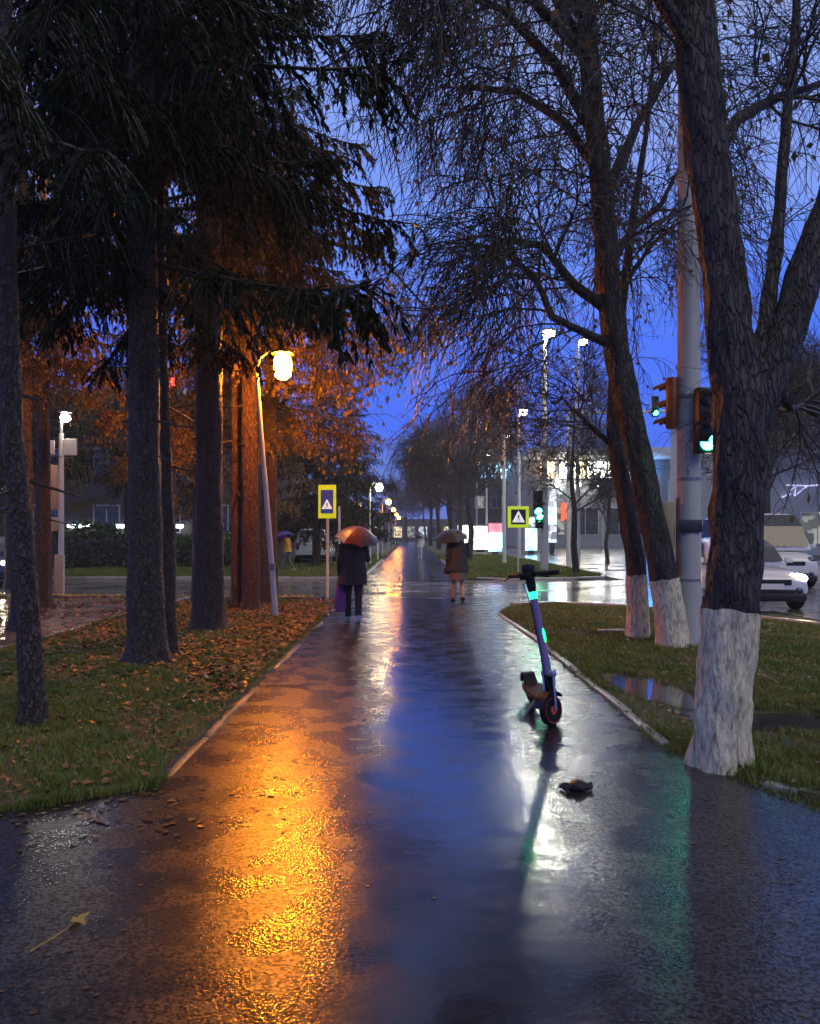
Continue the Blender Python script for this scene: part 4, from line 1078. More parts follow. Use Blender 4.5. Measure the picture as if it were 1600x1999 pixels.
ped_sign('tall yellow-bordered crossing sign with blue field left of the walking woman', -1.93, 19.2, 2.28, .42, .78, .70, 'sign_blue', 2.66, rz=R(-4))
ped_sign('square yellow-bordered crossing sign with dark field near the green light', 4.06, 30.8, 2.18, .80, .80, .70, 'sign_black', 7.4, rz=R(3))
# bare back posts beside the left sign
mp_ = MB().tube([(-1.95, 22.8, -.05), (-1.97, 22.8, 2.3)], .035, 10).build('metal_post', M['metal_white']); tag(mp_, 'thin white metal post right behind the tall crossing sign', 'post', 'thin posts by the crossing')
mp_ = MB().tube([(-4.30, 24.8, -.05), (-4.30, 24.8, 1.9)], .04, 10).build('metal_post', M['metal_white']); tag(mp_, 'short white metal post just left of the leaning lamp post foot', 'post', 'thin posts by the crossing')
mp_ = MB().tube([(-5.05, 17.5, -.05), (-5.12, 17.5, 1.95)], .035, 10).build('metal_post', M['metal_white']); tag(mp_, 'thin white post showing beside the thin spruce stem', 'post', 'thin posts by the crossing')
mp_ = MB().tube([(4.72, 41, -.05), (4.70, 41, 6.5)], [.1, .07], 10).build('metal_post', M['metal_white']); tag(mp_, 'plain pale pole left of the square crossing sign', 'post', 'thin posts by the crossing')
for i, (x, y, lb) in enumerate(((-1.85, 34.0, 'near white bollard post at the left edge of the far path'), (-1.85, 47.0, 'second white bollard post at the left edge of the far path'), (-1.85, 55.0, 'third white bollard post at the left edge of the far path'))):
    o = MB().tube([(x, y, -.05), (x, y, 1.0), (x, y, 1.06)], [.045, .045, .02], 10).build('bollard', M['metal_white']); tag(o, lb, 'bollard', 'bollards along the far path')

# ------------------------------------------------------------------ kick scooter
M['scooter_stem'] = pm('violet_grey_paint', (0.20, 0.13, 0.30), 0.3, var=.2, scale=9, coat=.5)
M['scooter_red'] = pm('orange_red_rim', (0.85, 0.10, 0.035), 0.35, var=.2, scale=14)
M['tyre'] = pm('rubber', (0.010, 0.0095, 0.0095), 0.6, spec=.2, var=.3, scale=40, bump=.3, bscale=90)
M['silver'] = pm('brushed_alloy', (0.55, 0.55, 0.56), 0.3, metal=.9, var=.1)
def scooter():
    rt = empty('kick_scooter', (1.16, 6.43, 0.006))
    head = math.atan2(-.80, .06)
    rt.rotation_euler = (R(9.5), 0, head)                 # leans on its stand towards the path's middle
    fwd = Vector((1, 0, 0))
    # deck and rear, along -x
    MB().box((-.50, 0, .155), (.60, .165, .055), bev=.022).build('deck', M['black_plastic'], rt)
    MB().box((-.50, 0, .186), (.52, .14, .006)).build('grip_mat', M['tyre'], rt, smooth=False)
    MB().tube([(-.22, 0, .165), (-.12, 0, .22), (-.06, 0, .36), (-.055, 0, .44)], [.04, .038, .034, .034], 10).build('neck', M['black_plastic'], rt)
    def wheel(parent, c, rim):
        w = MB().lathe([(.075, -.028), (.105, -.030), (.122, -.016), (.126, 0), (.122, .016), (.105, .030), (.075, .028)], 28, c=(0, 0, 0), axis='y').build('wheel', M['tyre'], parent, loc=c)
        MB().lathe([(.006, -.034), (.03, -.034), (.034, -.026), (.07, -.018), (.098, -.031), (.103, -.031), (.100, .031), (.07, .018), (.034, .026), (.03, .034), (.006, .034)], 28, c=(0, 0, 0), axis='y').build('rim', M[rim], w)
        return w
    wheel(rt, (-.90, 0, .126), 'black_plastic')
    fb = MB()
    for sgn in (-1, 1): fb.box((-.83, sgn * .055, .15), (.20, .022, .05), bev=.008)
    fb.build('rear_fork', M['black_plastic'], rt)
    mg = MB(); rr = []
    for k in range(9):
        a = R(20 + k * 17); x, z = -.90 - .145 * math.cos(a) , .126 + .145 * math.sin(a)
        rr.append([(x, -.05, z), (x, .05, z), (x - .008 * math.cos(a), .05, z + .008 * math.sin(a)), (x - .008 * math.cos(a), -.05, z + .008 * math.sin(a))])
    mg.rings(rr).build('rear_mudguard', M['black_plastic'], rt)
    MB().tube([(-.42, -.06, .14), (-.38, -.2, .0)], .012, 8).build('kick_stand', M['metal_grey'], rt)
    # steering assembly, turned
    st = R(-52); Sm = Matrix.Rotation(st, 3, 'Z')
    tilt = lambda z: Vector((-.055 - (z - .44) * .11, 0, z))
    def S(v): v = Vector(v); return Sm @ (v - Vector((-.04, 0, 0))) + Vector((-.04, 0, 0))
    MB().tube([tilt(.40), tilt(.62), tilt(1.0)], [.036, .031, .029], 14).build('stem', M['scooter_stem'], rt)
    MB().tube([tilt(1.055), tilt(1.10), tilt(1.19)], [.03, .036, .04], 14).build('stem_head', M['black_plastic'], rt)
    MB().tube([tilt(1.0), tilt(1.055)], [.0325, .0325], 14).build('light_ring', M['glow_scooter'], rt)
    side = Sm @ Vector((.25, 1, 0)).normalized()
    c = tilt(.70) + (Matrix.Rotation(head, 3, 'Z').inverted() @ Vector((.80, -.55, 0)).normalized()) * .028
    MB().ball(c, (.013, .013, .062), 10, 8).build('light_strip', M['glow_scooter'], rt)
    ho = empty('tmp')
    def sb(mb, nm, mat, par=None):
        o = mb.build(nm, M[mat], par or rt); return o
    hb = MB(); top = tilt(1.19)
    hd = Sm @ Vector((0, 1, 0)); hf = Sm @ Vector((1, 0, 0))
    hb.tube([top - hd * .24 - hf * .05 + Vector((0, 0, .0)), top - hd * .10 + Vector((0, 0, .005)), top + hd * .10 + Vector((0, 0, .005)), top + hd * .24 - hf * .05], [.014, .018, .018, .014], 10)
    h_ = sb(hb, 'handlebar', 'black_plastic')
    for sg in (-1, 1):
        sb(MB().tube([top + hd * sg * .13 - hf * .02, top + hd * sg * .255 - hf * .055], [.020, .019], 10), 'grip', 'tyre', h_)
        sb(MB().tube([top + hd * sg * .10 + hf * .03, top + hd * sg * .15 + hf * .055, top + hd * sg * .23 + hf * .045 - Vector((0, 0, .02))], [.008, .007, .006], 6), 'brake_lever', 'black_plastic', h_)
    sb(MB().box(top + Vector((0, 0, .05)), (.09, .075, .07), rot=(0, R(-15), st), bev=.015), 'display', 'black_plastic')
    sb(MB().box(top + hf * .05 + Vector((0, 0, .0)), (.05, .10, .06), rot=(0, 0, st), bev=.012), 'head_lamp', 'black_plastic')
    sb(MB().tube([top + hd * .10 + hf * .03, top + hf * .09 + Vector((0, 0, -.06)), tilt(.95) + hf * .05, tilt(.60) + hf * .045, tilt(.42) + hf * .05, S((.02, .06, .25))], [.004] * 6, 6), 'brake_cable', 'black_plastic')
    fk = MB()
    for sg in (-1, 1): fk.tube([S((-.045, sg * .05, .42)), S((-.02, sg * .052, .28)), S((.0, sg * .052, .126))], [.011, .010, .010], 8)
    fk.box(S((-.045, 0, .41)), (.05, .13, .05), rot=(0, 0, st), bev=.012)
    sb(fk, 'front_fork', 'silver')
    fw = wheel(rt, S((0, 0, .126)), 'scooter_red'); fw.rotation_euler = (0, 0, st)
    fm = MB(); rr = []
    for k in range(8):
        a = R(35 + k * 18); 
        pts = []
        for yy, rad in ((-.045, .142), (.045, .142), (.045, .15), (-.045, .15)):
            pts.append(S((-rad * math.cos(a), yy, .126 + rad * math.sin(a))))
        rr.append(pts)
    sb(fm.rings(rr), 'front_mudguard', 'black_plastic')
    bpy.data.objects.remove(ho)
    tag(rt, 'rental kick scooter with red front rim and green lights on the wet path', 'scooter')
scooter()

# ------------------------------------------------------------------ people
M['skin'] = pm('skin', (0.42, 0.26, 0.19), 0.5, var=.1)
def cloth(name, col, rough=.75, var=.25): return pm(name, col, rough, var=var, scale=18, bump=.3, bscale=30)
CL = {'black': cloth('black_cloth', (.016, .013, .014)), 'coat': cloth('dark_brown_coat', (.024, .017, .018)), 'violet': cloth('violet_bag_cloth', (.20, .05, .24)), 'grey': cloth('grey_cloth', (.10, .10, .11)),
      'charcoal': cloth('charcoal_cloth', (.014, .015, .018)), 'tan': cloth('tan_cloth', (.12, .09, .06)), 'yellow': cloth('yellow_jacket_cloth', (.55, .30, .04)), 'pale': cloth('pale_cloth', (.5, .5, .52)), 'white': cloth('white_cloth', (.62, .62, .62)),
      'hair': pm('dark_hair', (.03, .02, .014), .5, var=.4, scale=60)}
def skin_mesh(verts, edges, radii, root, parent, mat, name='body'):
    me = bpy.data.meshes.new(name); me.from_pydata(verts, edges, []); ob = link_mesh(name, me)
    md = ob.modifiers.new('skin', 'SKIN'); md.use_smooth_shade = True
    for i, v in enumerate(me.skin_vertices[0].data):
        r_ = radii[i]; v.radius = r_ if hasattr(r_, '__len__') else (r_, r_); v.use_root = (i == root)
    ss = ob.modifiers.new('sub', 'SUBSURF'); ss.levels = 1; ss.render_levels = 1
    dg = bpy.context.evaluated_depsgraph_get(); me2 = bpy.data.meshes.new_from_object(ob.evaluated_get(dg))
    me2.name = name; me2.materials.clear(); me2.materials.append(mat)
    bpy.data.objects.remove(ob); bpy.data.meshes.remove(me)
    return link_mesh(name, me2, parent)

def person(label, x, y, heading, H, coat, coat_hem, trousers, shoes, stride=.16, raise_r=True, skirt=None, lean=0.0, coat_w=1.0, hair='hair', bare_legs=False):
    """local frame: +y is where the person walks, +x the right hand side; H standing height"""
    rt = empty('person', (x, y, 0.01), heading); k = H / 1.65
    hip = .86 * k; sh = 1.36 * k
    J = dict(pelvis=(0, 0, .90), waist=(0, .01 + lean * .3, 1.08), chest=(0, .02 + lean * .7, 1.28), neck=(0, .02 + lean, 1.42), headb=(0, .04 + lean, 1.50), headt=(0, .05 + lean, 1.60))
    V = []; Rr = []; E = []; ix = {}
    def add(nm, p, r, par=None):
        ix[nm] = len(V); V.append(Vector(p) * k); Rr.append((r[0] * k, r[1] * k) if hasattr(r, '__len__') else r * k)
        if par: E.append((ix[par], ix[nm]))
    add('pelvis', J['pelvis'], (.15, .11)); add('waist', J['waist'], (.13, .10), 'pelvis'); add('chest', J['chest'], (.15, .11), 'waist')
    add('neck', J['neck'], .052, 'chest'); add('headb', J['headb'], (.072, .085), 'neck'); add('headt', J['headt'], (.075, .09), 'headb'); add('crown', (0, .04 + lean, 1.65), (.04, .05), 'headt')
    add('nose', (0, .135 + lean, 1.54), .014, 'headb')
    LEG = {}
    for s, nm, st in ((-1, 'l', stride), (1, 'r', -stride)):
        hp = (s * .09, 0, .86); kn = (s * .095, .03 + st * .55 + (.05 if st < 0 else .02), .47); an = (s * .09, st * 1.1, .085 + (.05 if st < 0 else 0)); to = (s * .10, st * 1.1 + .15, .035)
        add(nm + 'hip', hp, .085, 'pelvis'); add(nm + 'knee', kn, .055, nm + 'hip'); add(nm + 'ankle', an, .036, nm + 'knee'); add(nm + 'toe', to, (.036, .03), nm + 'ankle')
        LEG[nm] = (hp, kn, an, to)
    ARM = {}
    for s, nm in ((-1, 'l'), (1, 'r')):
        shp_ = (s * .185, .02 + lean * .8, 1.345)
        if s > 0 and raise_r: el = (s * .25, .05 + lean, 1.10); wr = (s * .16, .24 + lean, 1.20)
        else: el = (s * .235, -.03 + lean * .5, 1.07); wr = (s * .235, .06 + lean * .4, .83)
        d = (Vector(wr) - Vector(el)).normalized(); ha = tuple(Vector(wr) + d * .07)
        add(nm + 'sho', shp_, .055, 'chest'); add(nm + 'elb', el, .042, nm + 'sho'); add(nm + 'wri', wr, .028, nm + 'elb'); add(nm + 'palm', ha, (.036, .02), nm + 'wri')
        ARM[nm] = (shp_, el, wr, ha, d)
        sd = Vector((0, 0, 1)).cross(d); sd = sd.normalized() if sd.length > .1 else Vector((0, 1, 0))
        for f in range(4):
            o = Vector(ha) + sd * (.024 - f * .016) * 1.0
            e1 = o + d * (.04 + .006 * (f in (1, 2))); e2 = e1 + (d * .3 - Vector((s * .9, 0, 0)) * (1 if not (s > 0 and raise_r) else .7)).normalized() * .03
            add(nm + 'f%da' % f, e1, .0095, nm + 'palm'); add(nm + 'f%db' % f, e2, .008, nm + 'f%da' % f)
        th = Vector(wr) + d * .03 + sd * .042; add(nm + 'th', th, .011, nm + 'palm'); add(nm + 'th2', th + d * .035 - Vector((s * .012, 0, 0)), .009, nm + 'th')
    skin_mesh(V, E, Rr, 0, rt, M['skin'])
    # ears, hair
    mb = MB()
    for s in (-1, 1): mb.ball((s * .082 * k, (.035 + lean) * k, 1.545 * k), (.012 * k, .022 * k, .034 * k), 8, 5)
    mb.build('ears', M['skin'], rt)
    hr = MB().ball((0, (.018 + lean) * k, 1.575 * k), (.098 * k, .105 * k, .10 * k), 14, 8); hr.ball((0, (-.045 + lean) * k, 1.50 * k), (.085 * k, .055 * k, .11 * k), 12, 7)
    hr.build('hair', CL[hair], rt)
    # clothes
    def ell(z, wx, wy, cy=0, n=20, ph=0.0, amp=.03):
        return [(wx * k * coat_w * math.cos(2 * PI * i / n) * (1 + amp * math.sin(5 * 2 * PI * i / n + ph)), cy * k + wy * k * coat_w * math.sin(2 * PI * i / n) * (1 + amp * math.sin(4 * 2 * PI * i / n + ph)), z * k) for i in range(n)]
    ct = MB(); zs = [(1.44, .07, .07, .02 + lean), (1.40, .14, .10, .02 + lean), (1.34, .205, .13, .02 + lean * .8), (1.20, .215, .15, .015 + lean * .6), (1.05, .205, .15, .01 + lean * .3), (.92, .22, .165, 0), (coat_hem + .12 if coat_hem < .8 else .88, .235, .18, 0), (coat_hem, .25, .195, 0)]
    ct.rings([ell(z, a, b, c, ph=i * .7, amp=.012 + .006 * i) for i, (z, a, b, c) in enumerate(zs)], cap=False)
    for nm in 'lr':
        a, b, c, _, d = [Vector(q) * k for q in ARM[nm]]
        ct.tube([a + Vector((0, 0, .02)) * k, a.lerp(b, .5), b, b.lerp(c, .5), c], [.078 * k, .07 * k, .062 * k, .055 * k, .052 * k], 12)
    ct.build('coat', CL[coat], rt)
    if not bare_legs:
        tr = MB(); tr.rings([ell(.98, .17, .13, amp=0), ell(.90, .175, .14, amp=0), ell(.80, .17, .13, amp=0)])
        for nm in 'lr':
            a, b, c, _ = [Vector(q) * k for q in LEG[nm]]
            tr.tube([a + Vector((0, 0, .02)), a.lerp(b, .5), b, b.lerp(c, .45), c + Vector((0, 0, -.01))], [.098 * k, .085 * k, .068 * k, .062 * k, .056 * k], 12)
        tr.build('trousers', CL[trousers], rt)
    if skirt:
        MB().rings([ell(.95, .17, .13, amp=0), ell(.75, .20, .16, amp=.03), ell(.52, .20, .17, ph=1, amp=.05)], cap=False).build('skirt', CL[skirt], rt)
    for nm in 'lr':
        _, _, an, to = [Vector(q) * k for q in LEG[nm]]
        s_ = MB(); hl = an + Vector((0, -.05, -.055)) * k; tp = to + Vector((0, .02, -.01)) * k
        s_.tube([hl, hl.lerp(tp, .35) + Vector((0, 0, .03)) * k, hl.lerp(tp, .7) + Vector((0, 0, .01)) * k, tp], [.042 * k, .052 * k, .046 * k, .028 * k], 12)
        so = s_.build('shoe', CL[shoes], rt)
    tag(rt, label, 'person')
    a = Matrix.Rotation(heading, 4, 'Z'); base = Vector((x, y, .01))
    return {nm: base + a @ (Vector(ARM[nm][3]) * k) for nm in 'lr'}

def umbrella(label, hand, r, mats, tilt=(0, 0), h=.55, panels=8, drop=.22, finial=.06):
    rt = empty('umbrella', hand); rt.rotation_euler = (tilt[0], tilt[1], .3)
    MB().tube([(0, 0, -.10), (0, 0, h + finial)], [.007, .005], 8).build('shaft', M['metal_grey'], rt)
    MB().tube([(0, 0, .02), (0, 0, -.12), (.02, 0, -.15), (.045, 0, -.13)], [.014, .013, .012, .011], 8).build('handle', M['black_plastic'], rt)
    for i in range(panels):
        a0, a1 = 2 * PI * i / panels, 2 * PI * (i + 1) / panels; mb = MB(); rows = []
        for q in range(7):
            t = q / 6; row = []
            for s in range(5):
                a = a0 + (a1 - a0) * s / 4; sag = 1 - .10 * t * math.sin(PI * s / 4)
                row.append((r * t * sag * math.cos(a), r * t * sag * math.sin(a), h - drop * t ** 1.9 + .02 * t * math.sin(PI * s / 4)))
            rows.append(row)
        vs = [p for row in rows for p in row]; fs = [(q * 5 + s, q * 5 + s + 1, (q + 1) * 5 + s + 1, (q + 1) * 5 + s) for q in range(6) for s in range(4)]
        mb.add(vs, fs); mb.build('canopy_panel', mats[i % len(mats)], rt)
        a = a0; MB().tube([(0, 0, h - .012), (r * .5 * math.cos(a), r * .5 * math.sin(a), h - drop * .27 - .006), (r * math.cos(a), r * math.sin(a), h - drop - .004)], .004, 5).build('rib', M['metal_grey'], rt)
    tag(rt, label, 'umbrella')
def film(name, col, tr=.35): return pm(name, col, .35, var=.12, scale=6, transl=tr)
UM = {'red': film('red_umbrella_cloth', (.17, .030, .016), .15), 'rose': film('rose_umbrella_cloth', (.14, .05, .05), .15), 'greyrose': film('grey_rose_cloth', (.10, .065, .07), .15), 'clear': film('pale_umbrella_cloth', (.24, .25, .27), .15), 'grey': film('grey_umbrella_cloth', (.05, .052, .056), .1), 'black': film('black_umbrella_cloth', (.02, .02, .022), .1), 'purple': film('purple_umbrella_cloth', (.13, .07, .36))}

hd = person('woman in long dark coat walking away under a red umbrella', -.98, 14.15, R(4), 1.60, 'coat', .66, 'black', 'pale', stride=.17, coat_w=1.08)
umbrella('red and rose umbrella over the woman in the long dark coat', hd['r'] + Vector((-.08, -.20, .06)), .40, [UM['red'], UM['red'], UM['rose'], UM['greyrose'], UM['clear'], UM['red'], UM['rose'], UM['greyrose']], tilt=(R(20), R(5)), h=.40, drop=.22, finial=.09)
def bag(label, p, w, h, mat):
    rt = empty('shopping_bag', (p.x, p.y, 0)); z = p.z - .06
    mb = MB(); rr = []
    for i, (f, zz) in enumerate(((.75, z - h), (1.0, z - h * .85), (.95, z - h * .4), (.6, z - .06), (.35, z))):
        rr.append([(w / 2 * f * math.cos(a) * (1 + .1 * math.sin(3 * a + i)), w / 3.2 * f * math.sin(a), zz) for a in [2 * PI * q / 14 for q in range(14)]])
    mb.rings(rr).build('sack', mat, rt)
    MB().tube([(-.06, 0, z - .02), (-.03, 0, z + .06), (.03, 0, z + .06), (.06, 0, z - .02)], .006, 6).build('handle', mat, rt)
    tag(rt, label, 'bag')
bag('violet cloth bag hanging from the left hand of the dark coated woman', hd['l'], .20, .52, CL['violet'])

hd = person('person in dark jacket and tan skirt crossing under a grey umbrella', 1.07, 18.2, R(6), 1.58, 'charcoal', .72, 'black', 'black', stride=.12, skirt='tan', bare_legs=True, lean=.05)
umbrella('grey and black umbrella over the person in tan skirt', hd['r'] + Vector((-.22, -.14, .06)), .40, [UM['black'], UM['black'], UM['grey'], UM['black']], tilt=(R(14), R(-12)), h=.38, drop=.19)
bag('small dark handbag beside the person under the grey umbrella', hd['l'] + Vector((.02, 0, .15)), .22, .20, CL['black'])
hd = person('person in yellow jacket striding under a purple umbrella beyond the crossing', -4.93, 33.0, R(95), 1.62, 'yellow', .84, 'grey', 'white', stride=.24)
umbrella('purple umbrella held by the person in yellow jacket', hd['r'] + Vector((.20, -.1, .06)), .46, [UM['purple']], tilt=(R(-10), R(-8)), h=.38)
hd = person('distant person in pale clothes walking on the far path', .62, 52.0, R(178), 1.68, 'white', .70, 'pale', 'white', stride=.1)
umbrella('pale grey umbrella over the distant person in pale clothes', hd['r'] + Vector((0, 0, .0)), .48, [UM['clear'], UM['grey']], h=.40)

# ------------------------------------------------------------------ cars
M['paint_white'] = pm('white_car_paint', (0.62, 0.63, 0.61), 0.22, var=.08, coat=1.0)
M['paint_silver'] = pm('silver_car_paint', (0.42, 0.40, 0.36), 0.25, metal=.35, var=.08, coat=1.0)
M['paint_dark'] = pm('dark_car_paint', (0.06, 0.055, 0.05), 0.25, var=.1, coat=1.0)
M['head_glow'] = em('headlight_glow', (1.0, 0.80, 0.48), 220)
M['fog_glow'] = em('dim_marker_glow', (1.0, 0.72, 0.40), 3.0)
M['tail_red'] = pm('tail_lamp_red', (0.30, 0.02, 0.02), 0.2, var=.1, coat=1)
M['plate'] = pm('number_plate_white', (0.70, 0.70, 0.66), 0.4, var=.05)
def sec(x, w, z0, z1, n=24, p=4.0, wt=1.0):
    """one cross-section of a car body: a rounded rectangle, narrower towards its top by wt"""
    ring = []
    for i in range(n):
        a = 2 * PI * i / n; c, s = math.cos(a), math.sin(a)
        yy = math.copysign(abs(c) ** (2 / p), c); zz = math.copysign(abs(s) ** (2 / p), s)
        f = 1 + (wt - 1) * max(0, (zz + 1) / 2)
        ring.append((x, w * yy * f, (z0 + z1) / 2 + (z1 - z0) / 2 * zz))
    return ring
def car(name, label, x, y, heading, paint, style='hatch', lights=True, L=4.1, Wd=1.72, H=1.47, group='cars on the wet streets', lit=(1, 1)):
    """local +x is the front"""
    rt = empty(name, (x, y, 0.0), heading); h = L / 2; w = Wd / 2
    z0 = .20; belt = H * .62 if style != 'van' else H * .52; hood = H * .60 if style != 'van' else H * .50
    b = MB()
    b.rings([sec(-h, w * .86, .34, belt * .92, wt=.94), sec(-h + .08, w * .95, .27, belt * .98, wt=.95), sec(-h + .5, w, z0, belt, wt=.95), sec(0, w, z0, belt, wt=.95), sec(h - 1.15, w, z0, belt, wt=.95), sec(h - .6, w * .99, z0, hood * .97, wt=.93), sec(h - .2, w * .95, .25, hood * .90, wt=.92), sec(h - .04, w * .88, .30, hood * .80, wt=.92), sec(h, w * .80, .36, hood * .72, wt=.92)])
    body = b.build('body', M[paint], rt)
    if style == 'van': c0, c1, c2, c3 = h - .55, h - 1.15, -h + .12, -h + .03
    elif style == 'suv': c0, c1, c2, c3 = h - 1.15, h - 1.75, -h + .30, -h + .06
    else: c0, c1, c2, c3 = h - 1.2, h - 1.95, -h + .75, -h + .25
    cb = MB(); zb = belt - .06
    cb.rings([sec(c0, w * .90, zb, zb + .10, wt=.97, p=5), sec((c0 + c1) / 2, w * .90, zb, zb + (H - zb) * .62, wt=.88, p=5), sec(c1, w * .90, zb, H - .02, wt=.80, p=5), sec((c1 + c2) / 2, w * .91, zb, H, wt=.79, p=5), sec(c2, w * .90, zb, H - .03, wt=.80, p=5), sec(c3, w * .88, zb, zb + (H - zb) * .45, wt=.88, p=5)])
    cb.build('cabin', M[paint], rt)
    def pane(nm, pts, mat='glass_dark'):
        mb = MB(); mb.add(pts, [tuple(range(len(pts)))]); mb.build(nm, M[mat], rt, smooth=False)
    # windscreen and rear window lie a little proud of the cabin
    zt = H - .10
    zm = zb + (H - zb) * .62; xm = (c0 + c1) / 2; ws = MB()
    ws.add([(c0 + .035, -w * .80, zb + .115), (c0 + .035, w * .80, zb + .115), (xm + .05, w * .74, zm + .02), (xm + .05, -w * .74, zm + .02), (c1 + .07, w * .66, H - .06), (c1 + .07, -w * .66, H - .06)], [(0, 1, 2, 3), (3, 2, 4, 5)])
    wso = ws.build('windscreen', M['glass_dark'], rt, smooth=False)
    for s_ in (-1, 1): MB().tube([(c0 + .05, s_ * .1, zb + .13), (xm + .07, s_ * .1 + .42, zb + .30)], .008, 5).build('wiper', M['black_plastic'], wso)
    pane('rear_window', [(c3 - .02, -w * .74, zb + (H - zb) * .40), (c3 - .02, w * .74, zb + (H - zb) * .40), (c2 - .05, w * .66, zt), (c2 - .05, -w * .66, zt)])
    for s in (-1, 1):
        for q0, q1 in ((c1 - .08, (c1 + c2) / 2 + .05), ((c1 + c2) / 2 - .05, c2 + .25)):
            pane('side_window', [(q0 + .18, s * w * .905, zb + .10), (q1, s * w * .905, zb + .10), (q1, s * w * .785, zt - .04), (q0 - .10, s * w * .785, zt - .04)])
        m_ = MB().box((c0 - .32, s * (w + .07), zb + .12), (.10, .17, .12), bev=.03).build('mirror', M[paint], rt)
        hl = MB().ball((h - .14, s * w * .66, hood * .74), (.13, .19, .10), 14, 8).build('headlight', M['head_glow'] if (lights and lit[0 if s < 0 else 1]) else M['glass_dark'], rt)
        MB().ball((h - .02, s * w * .64, .42), (.05, .09, .07), 10, 6).build('fog_lamp', M['glass_dark'], rt)
        MB().box((-h + .05, s * w * .76, belt * .80), (.10, .20, .24 if style != 'suv' else .34), bev=.03).build('tail_lamp', M['tail_red'], rt)
    MB().box((h + .002, 0, hood * .66), (.04, w * .95, .11), bev=.015).build('grille', M['black_plastic'], rt)
    MB().box((h - .005, 0, .38), (.06, w * 1.1, .12), bev=.02).build('lower_grille', M['black_plastic'], rt)
    MB().box((h + .03, 0, .50), (.02, .50, .11)).build('number_plate', M['plate'], rt, smooth=False)
    MB().box((-h - .015, 0, belt * .70), (.02, .50, .11)).build('number_plate', M['plate'], rt, smooth=False)
    MB().box((-h + .02, 0, .42), (.16, w * 1.75, .20), bev=.05).build('rear_bumper', M['black_plastic' if style == 'suv' else paint], rt)
    MB().box((h - .03, 0, .29), (.16, w * 1.6, .16), bev=.04).build('front_bumper', M['black_plastic'], rt)
    for sx in (h - .75, -h + .72):
        for s in (-1, 1):
            t_ = MB().lathe([(.19, -.10), (.29, -.10), (.315, -.07), (.315, .07), (.29, .10), (.19, .10)], 24, axis='y').build('wheel', M['tyre'], rt, loc=(sx, s * (w - .10), .315))
            MB().lathe([(.01, -.085), (.06, -.09), (.18, -.06), (.205, -.104), (.205, .104), (.18, .06), (.06, .09), (.01, .085)], 20, axis='y').build('rim', M['silver'], t_)
    tag(rt, label, 'car', group)
    return rt
car('parked_car', 'white hatchback facing the camera with one headlight shining', 7.15, 18.0, R(-94), 'paint_white', 'hatch', L=4.1, H=1.46)
car('delivery_van', 'tall white van behind the white hatchback on the right', 10.6, 25.4, R(-92), 'paint_white', 'van', lights=False, L=5.2, Wd=2.0, H=2.15)
car('parked_car', 'white off-roader parked with its tail to us beyond the crossing', -4.9, 43.0, R(90), 'paint_white', 'suv', lights=False, L=4.4, Wd=1.78, H=1.85)
car('parked_car', 'dark car with lit headlights cut by the left edge', -12.55, 25.6, R(-82), 'paint_dark', 'hatch', L=4.2)

# ------------------------------------------------------------------ grass, leaves and litter
def inside(poly, x, y):
    c = np.zeros(len(x), bool); n = len(poly); j = n - 1
    for i in range(n):
        (xi, yi), (xj, yj) = poly[i], poly[j]
        hit = ((yi > y) != (yj > y)) & (x < (xj - xi) * (y - yi) / (yj - yi + 1e-12) + xi)
        c ^= hit; j = i
    return c
def scatter(nr, poly, n, y_pow=1.0, ymax=None):
    xs = [p[0] for p in poly]; ys = [p[1] for p in poly]
    y = min(ys) + (min(max(ys), ymax or 1e9) - min(ys)) * nr.uniform(0, 1, n) ** y_pow; x = nr.uniform(min(xs), max(xs), n)
    k = inside(poly, x, y); return x[k], y[k]
def bare_patch(x, y):
    """worn places where the turf is thin"""
    return np.sin(x * 1.9 + 1.2) * np.sin(y * 1.1 + .4) + .6 * np.sin(x * 4.3 + y * 3.1)
def grass(name, label, poly, n, seed, z, h=(.03, .075), y_pow=1.0, ymax=None, w=.0035, thin=.25, wmul=.0):
    nr = np.random.default_rng(seed); x, y = scatter(nr, poly, n, y_pow, ymax)
    k = (bare_patch(x, y) > -.35) | (nr.uniform(0, 1, len(x)) < thin)
    pd = np.array([not in_puddle(a, b, .95) for a, b in zip(x, y)]) if poly is LAWN_R else np.ones(len(x), bool)
    k &= pd; x, y = x[k], y[k]; m = len(x)
    a = nr.uniform(0, 2 * PI, m); hh = nr.uniform(*h, m) * (1 + .35 * np.sin(x * 7 + 2 * np.sin(y * 5)) * np.sin(y * 8 + x * 3)); b = nr.uniform(0, 2 * PI, m); ln = nr.uniform(.2, 1.0, m) * hh
    ww = w * nr.uniform(.7, 1.4, m) * (1 + wmul * np.maximum(0, y - 6))
    base = np.stack([x, y, np.full(m, z)], 1); sd = np.stack([np.cos(a), np.sin(a), np.zeros(m)], 1) * ww[:, None]
    mid = base + np.stack([np.cos(b) * ln * .35, np.sin(b) * ln * .35, hh * .6], 1); tip = base + np.stack([np.cos(b) * ln, np.sin(b) * ln, hh], 1)
    V = np.stack([base - sd, base + sd, mid + sd * .7, mid - sd * .7, tip], 1).reshape(-1, 3)
    i = np.arange(m)[:, None] * 5
    me = np_mesh(name, V, [i + np.array([[0, 1, 2, 3]]), i + np.array([[3, 2, 4]])], M['blade'], False)
    o = link_mesh(name, me); tag(o, label, 'grass', kind='stuff')
grass('grass', 'short wet grass on the lawn left of the path', LAWN_L, 190000, 51, .03, y_pow=1.25, wmul=.10)
grass('grass', 'short wet grass on the lawn under the bare trees', LAWN_R, 260000, 52, .03, y_pow=1.25, wmul=.10)
grass('grass', 'grass on the lawn right of the far path', [(1.95, 27.5), (7.0, 29.3), (7.0, 60), (1.95, 60)], 60000, 53, .03, h=(.06, .12), w=.014, y_pow=1.4)
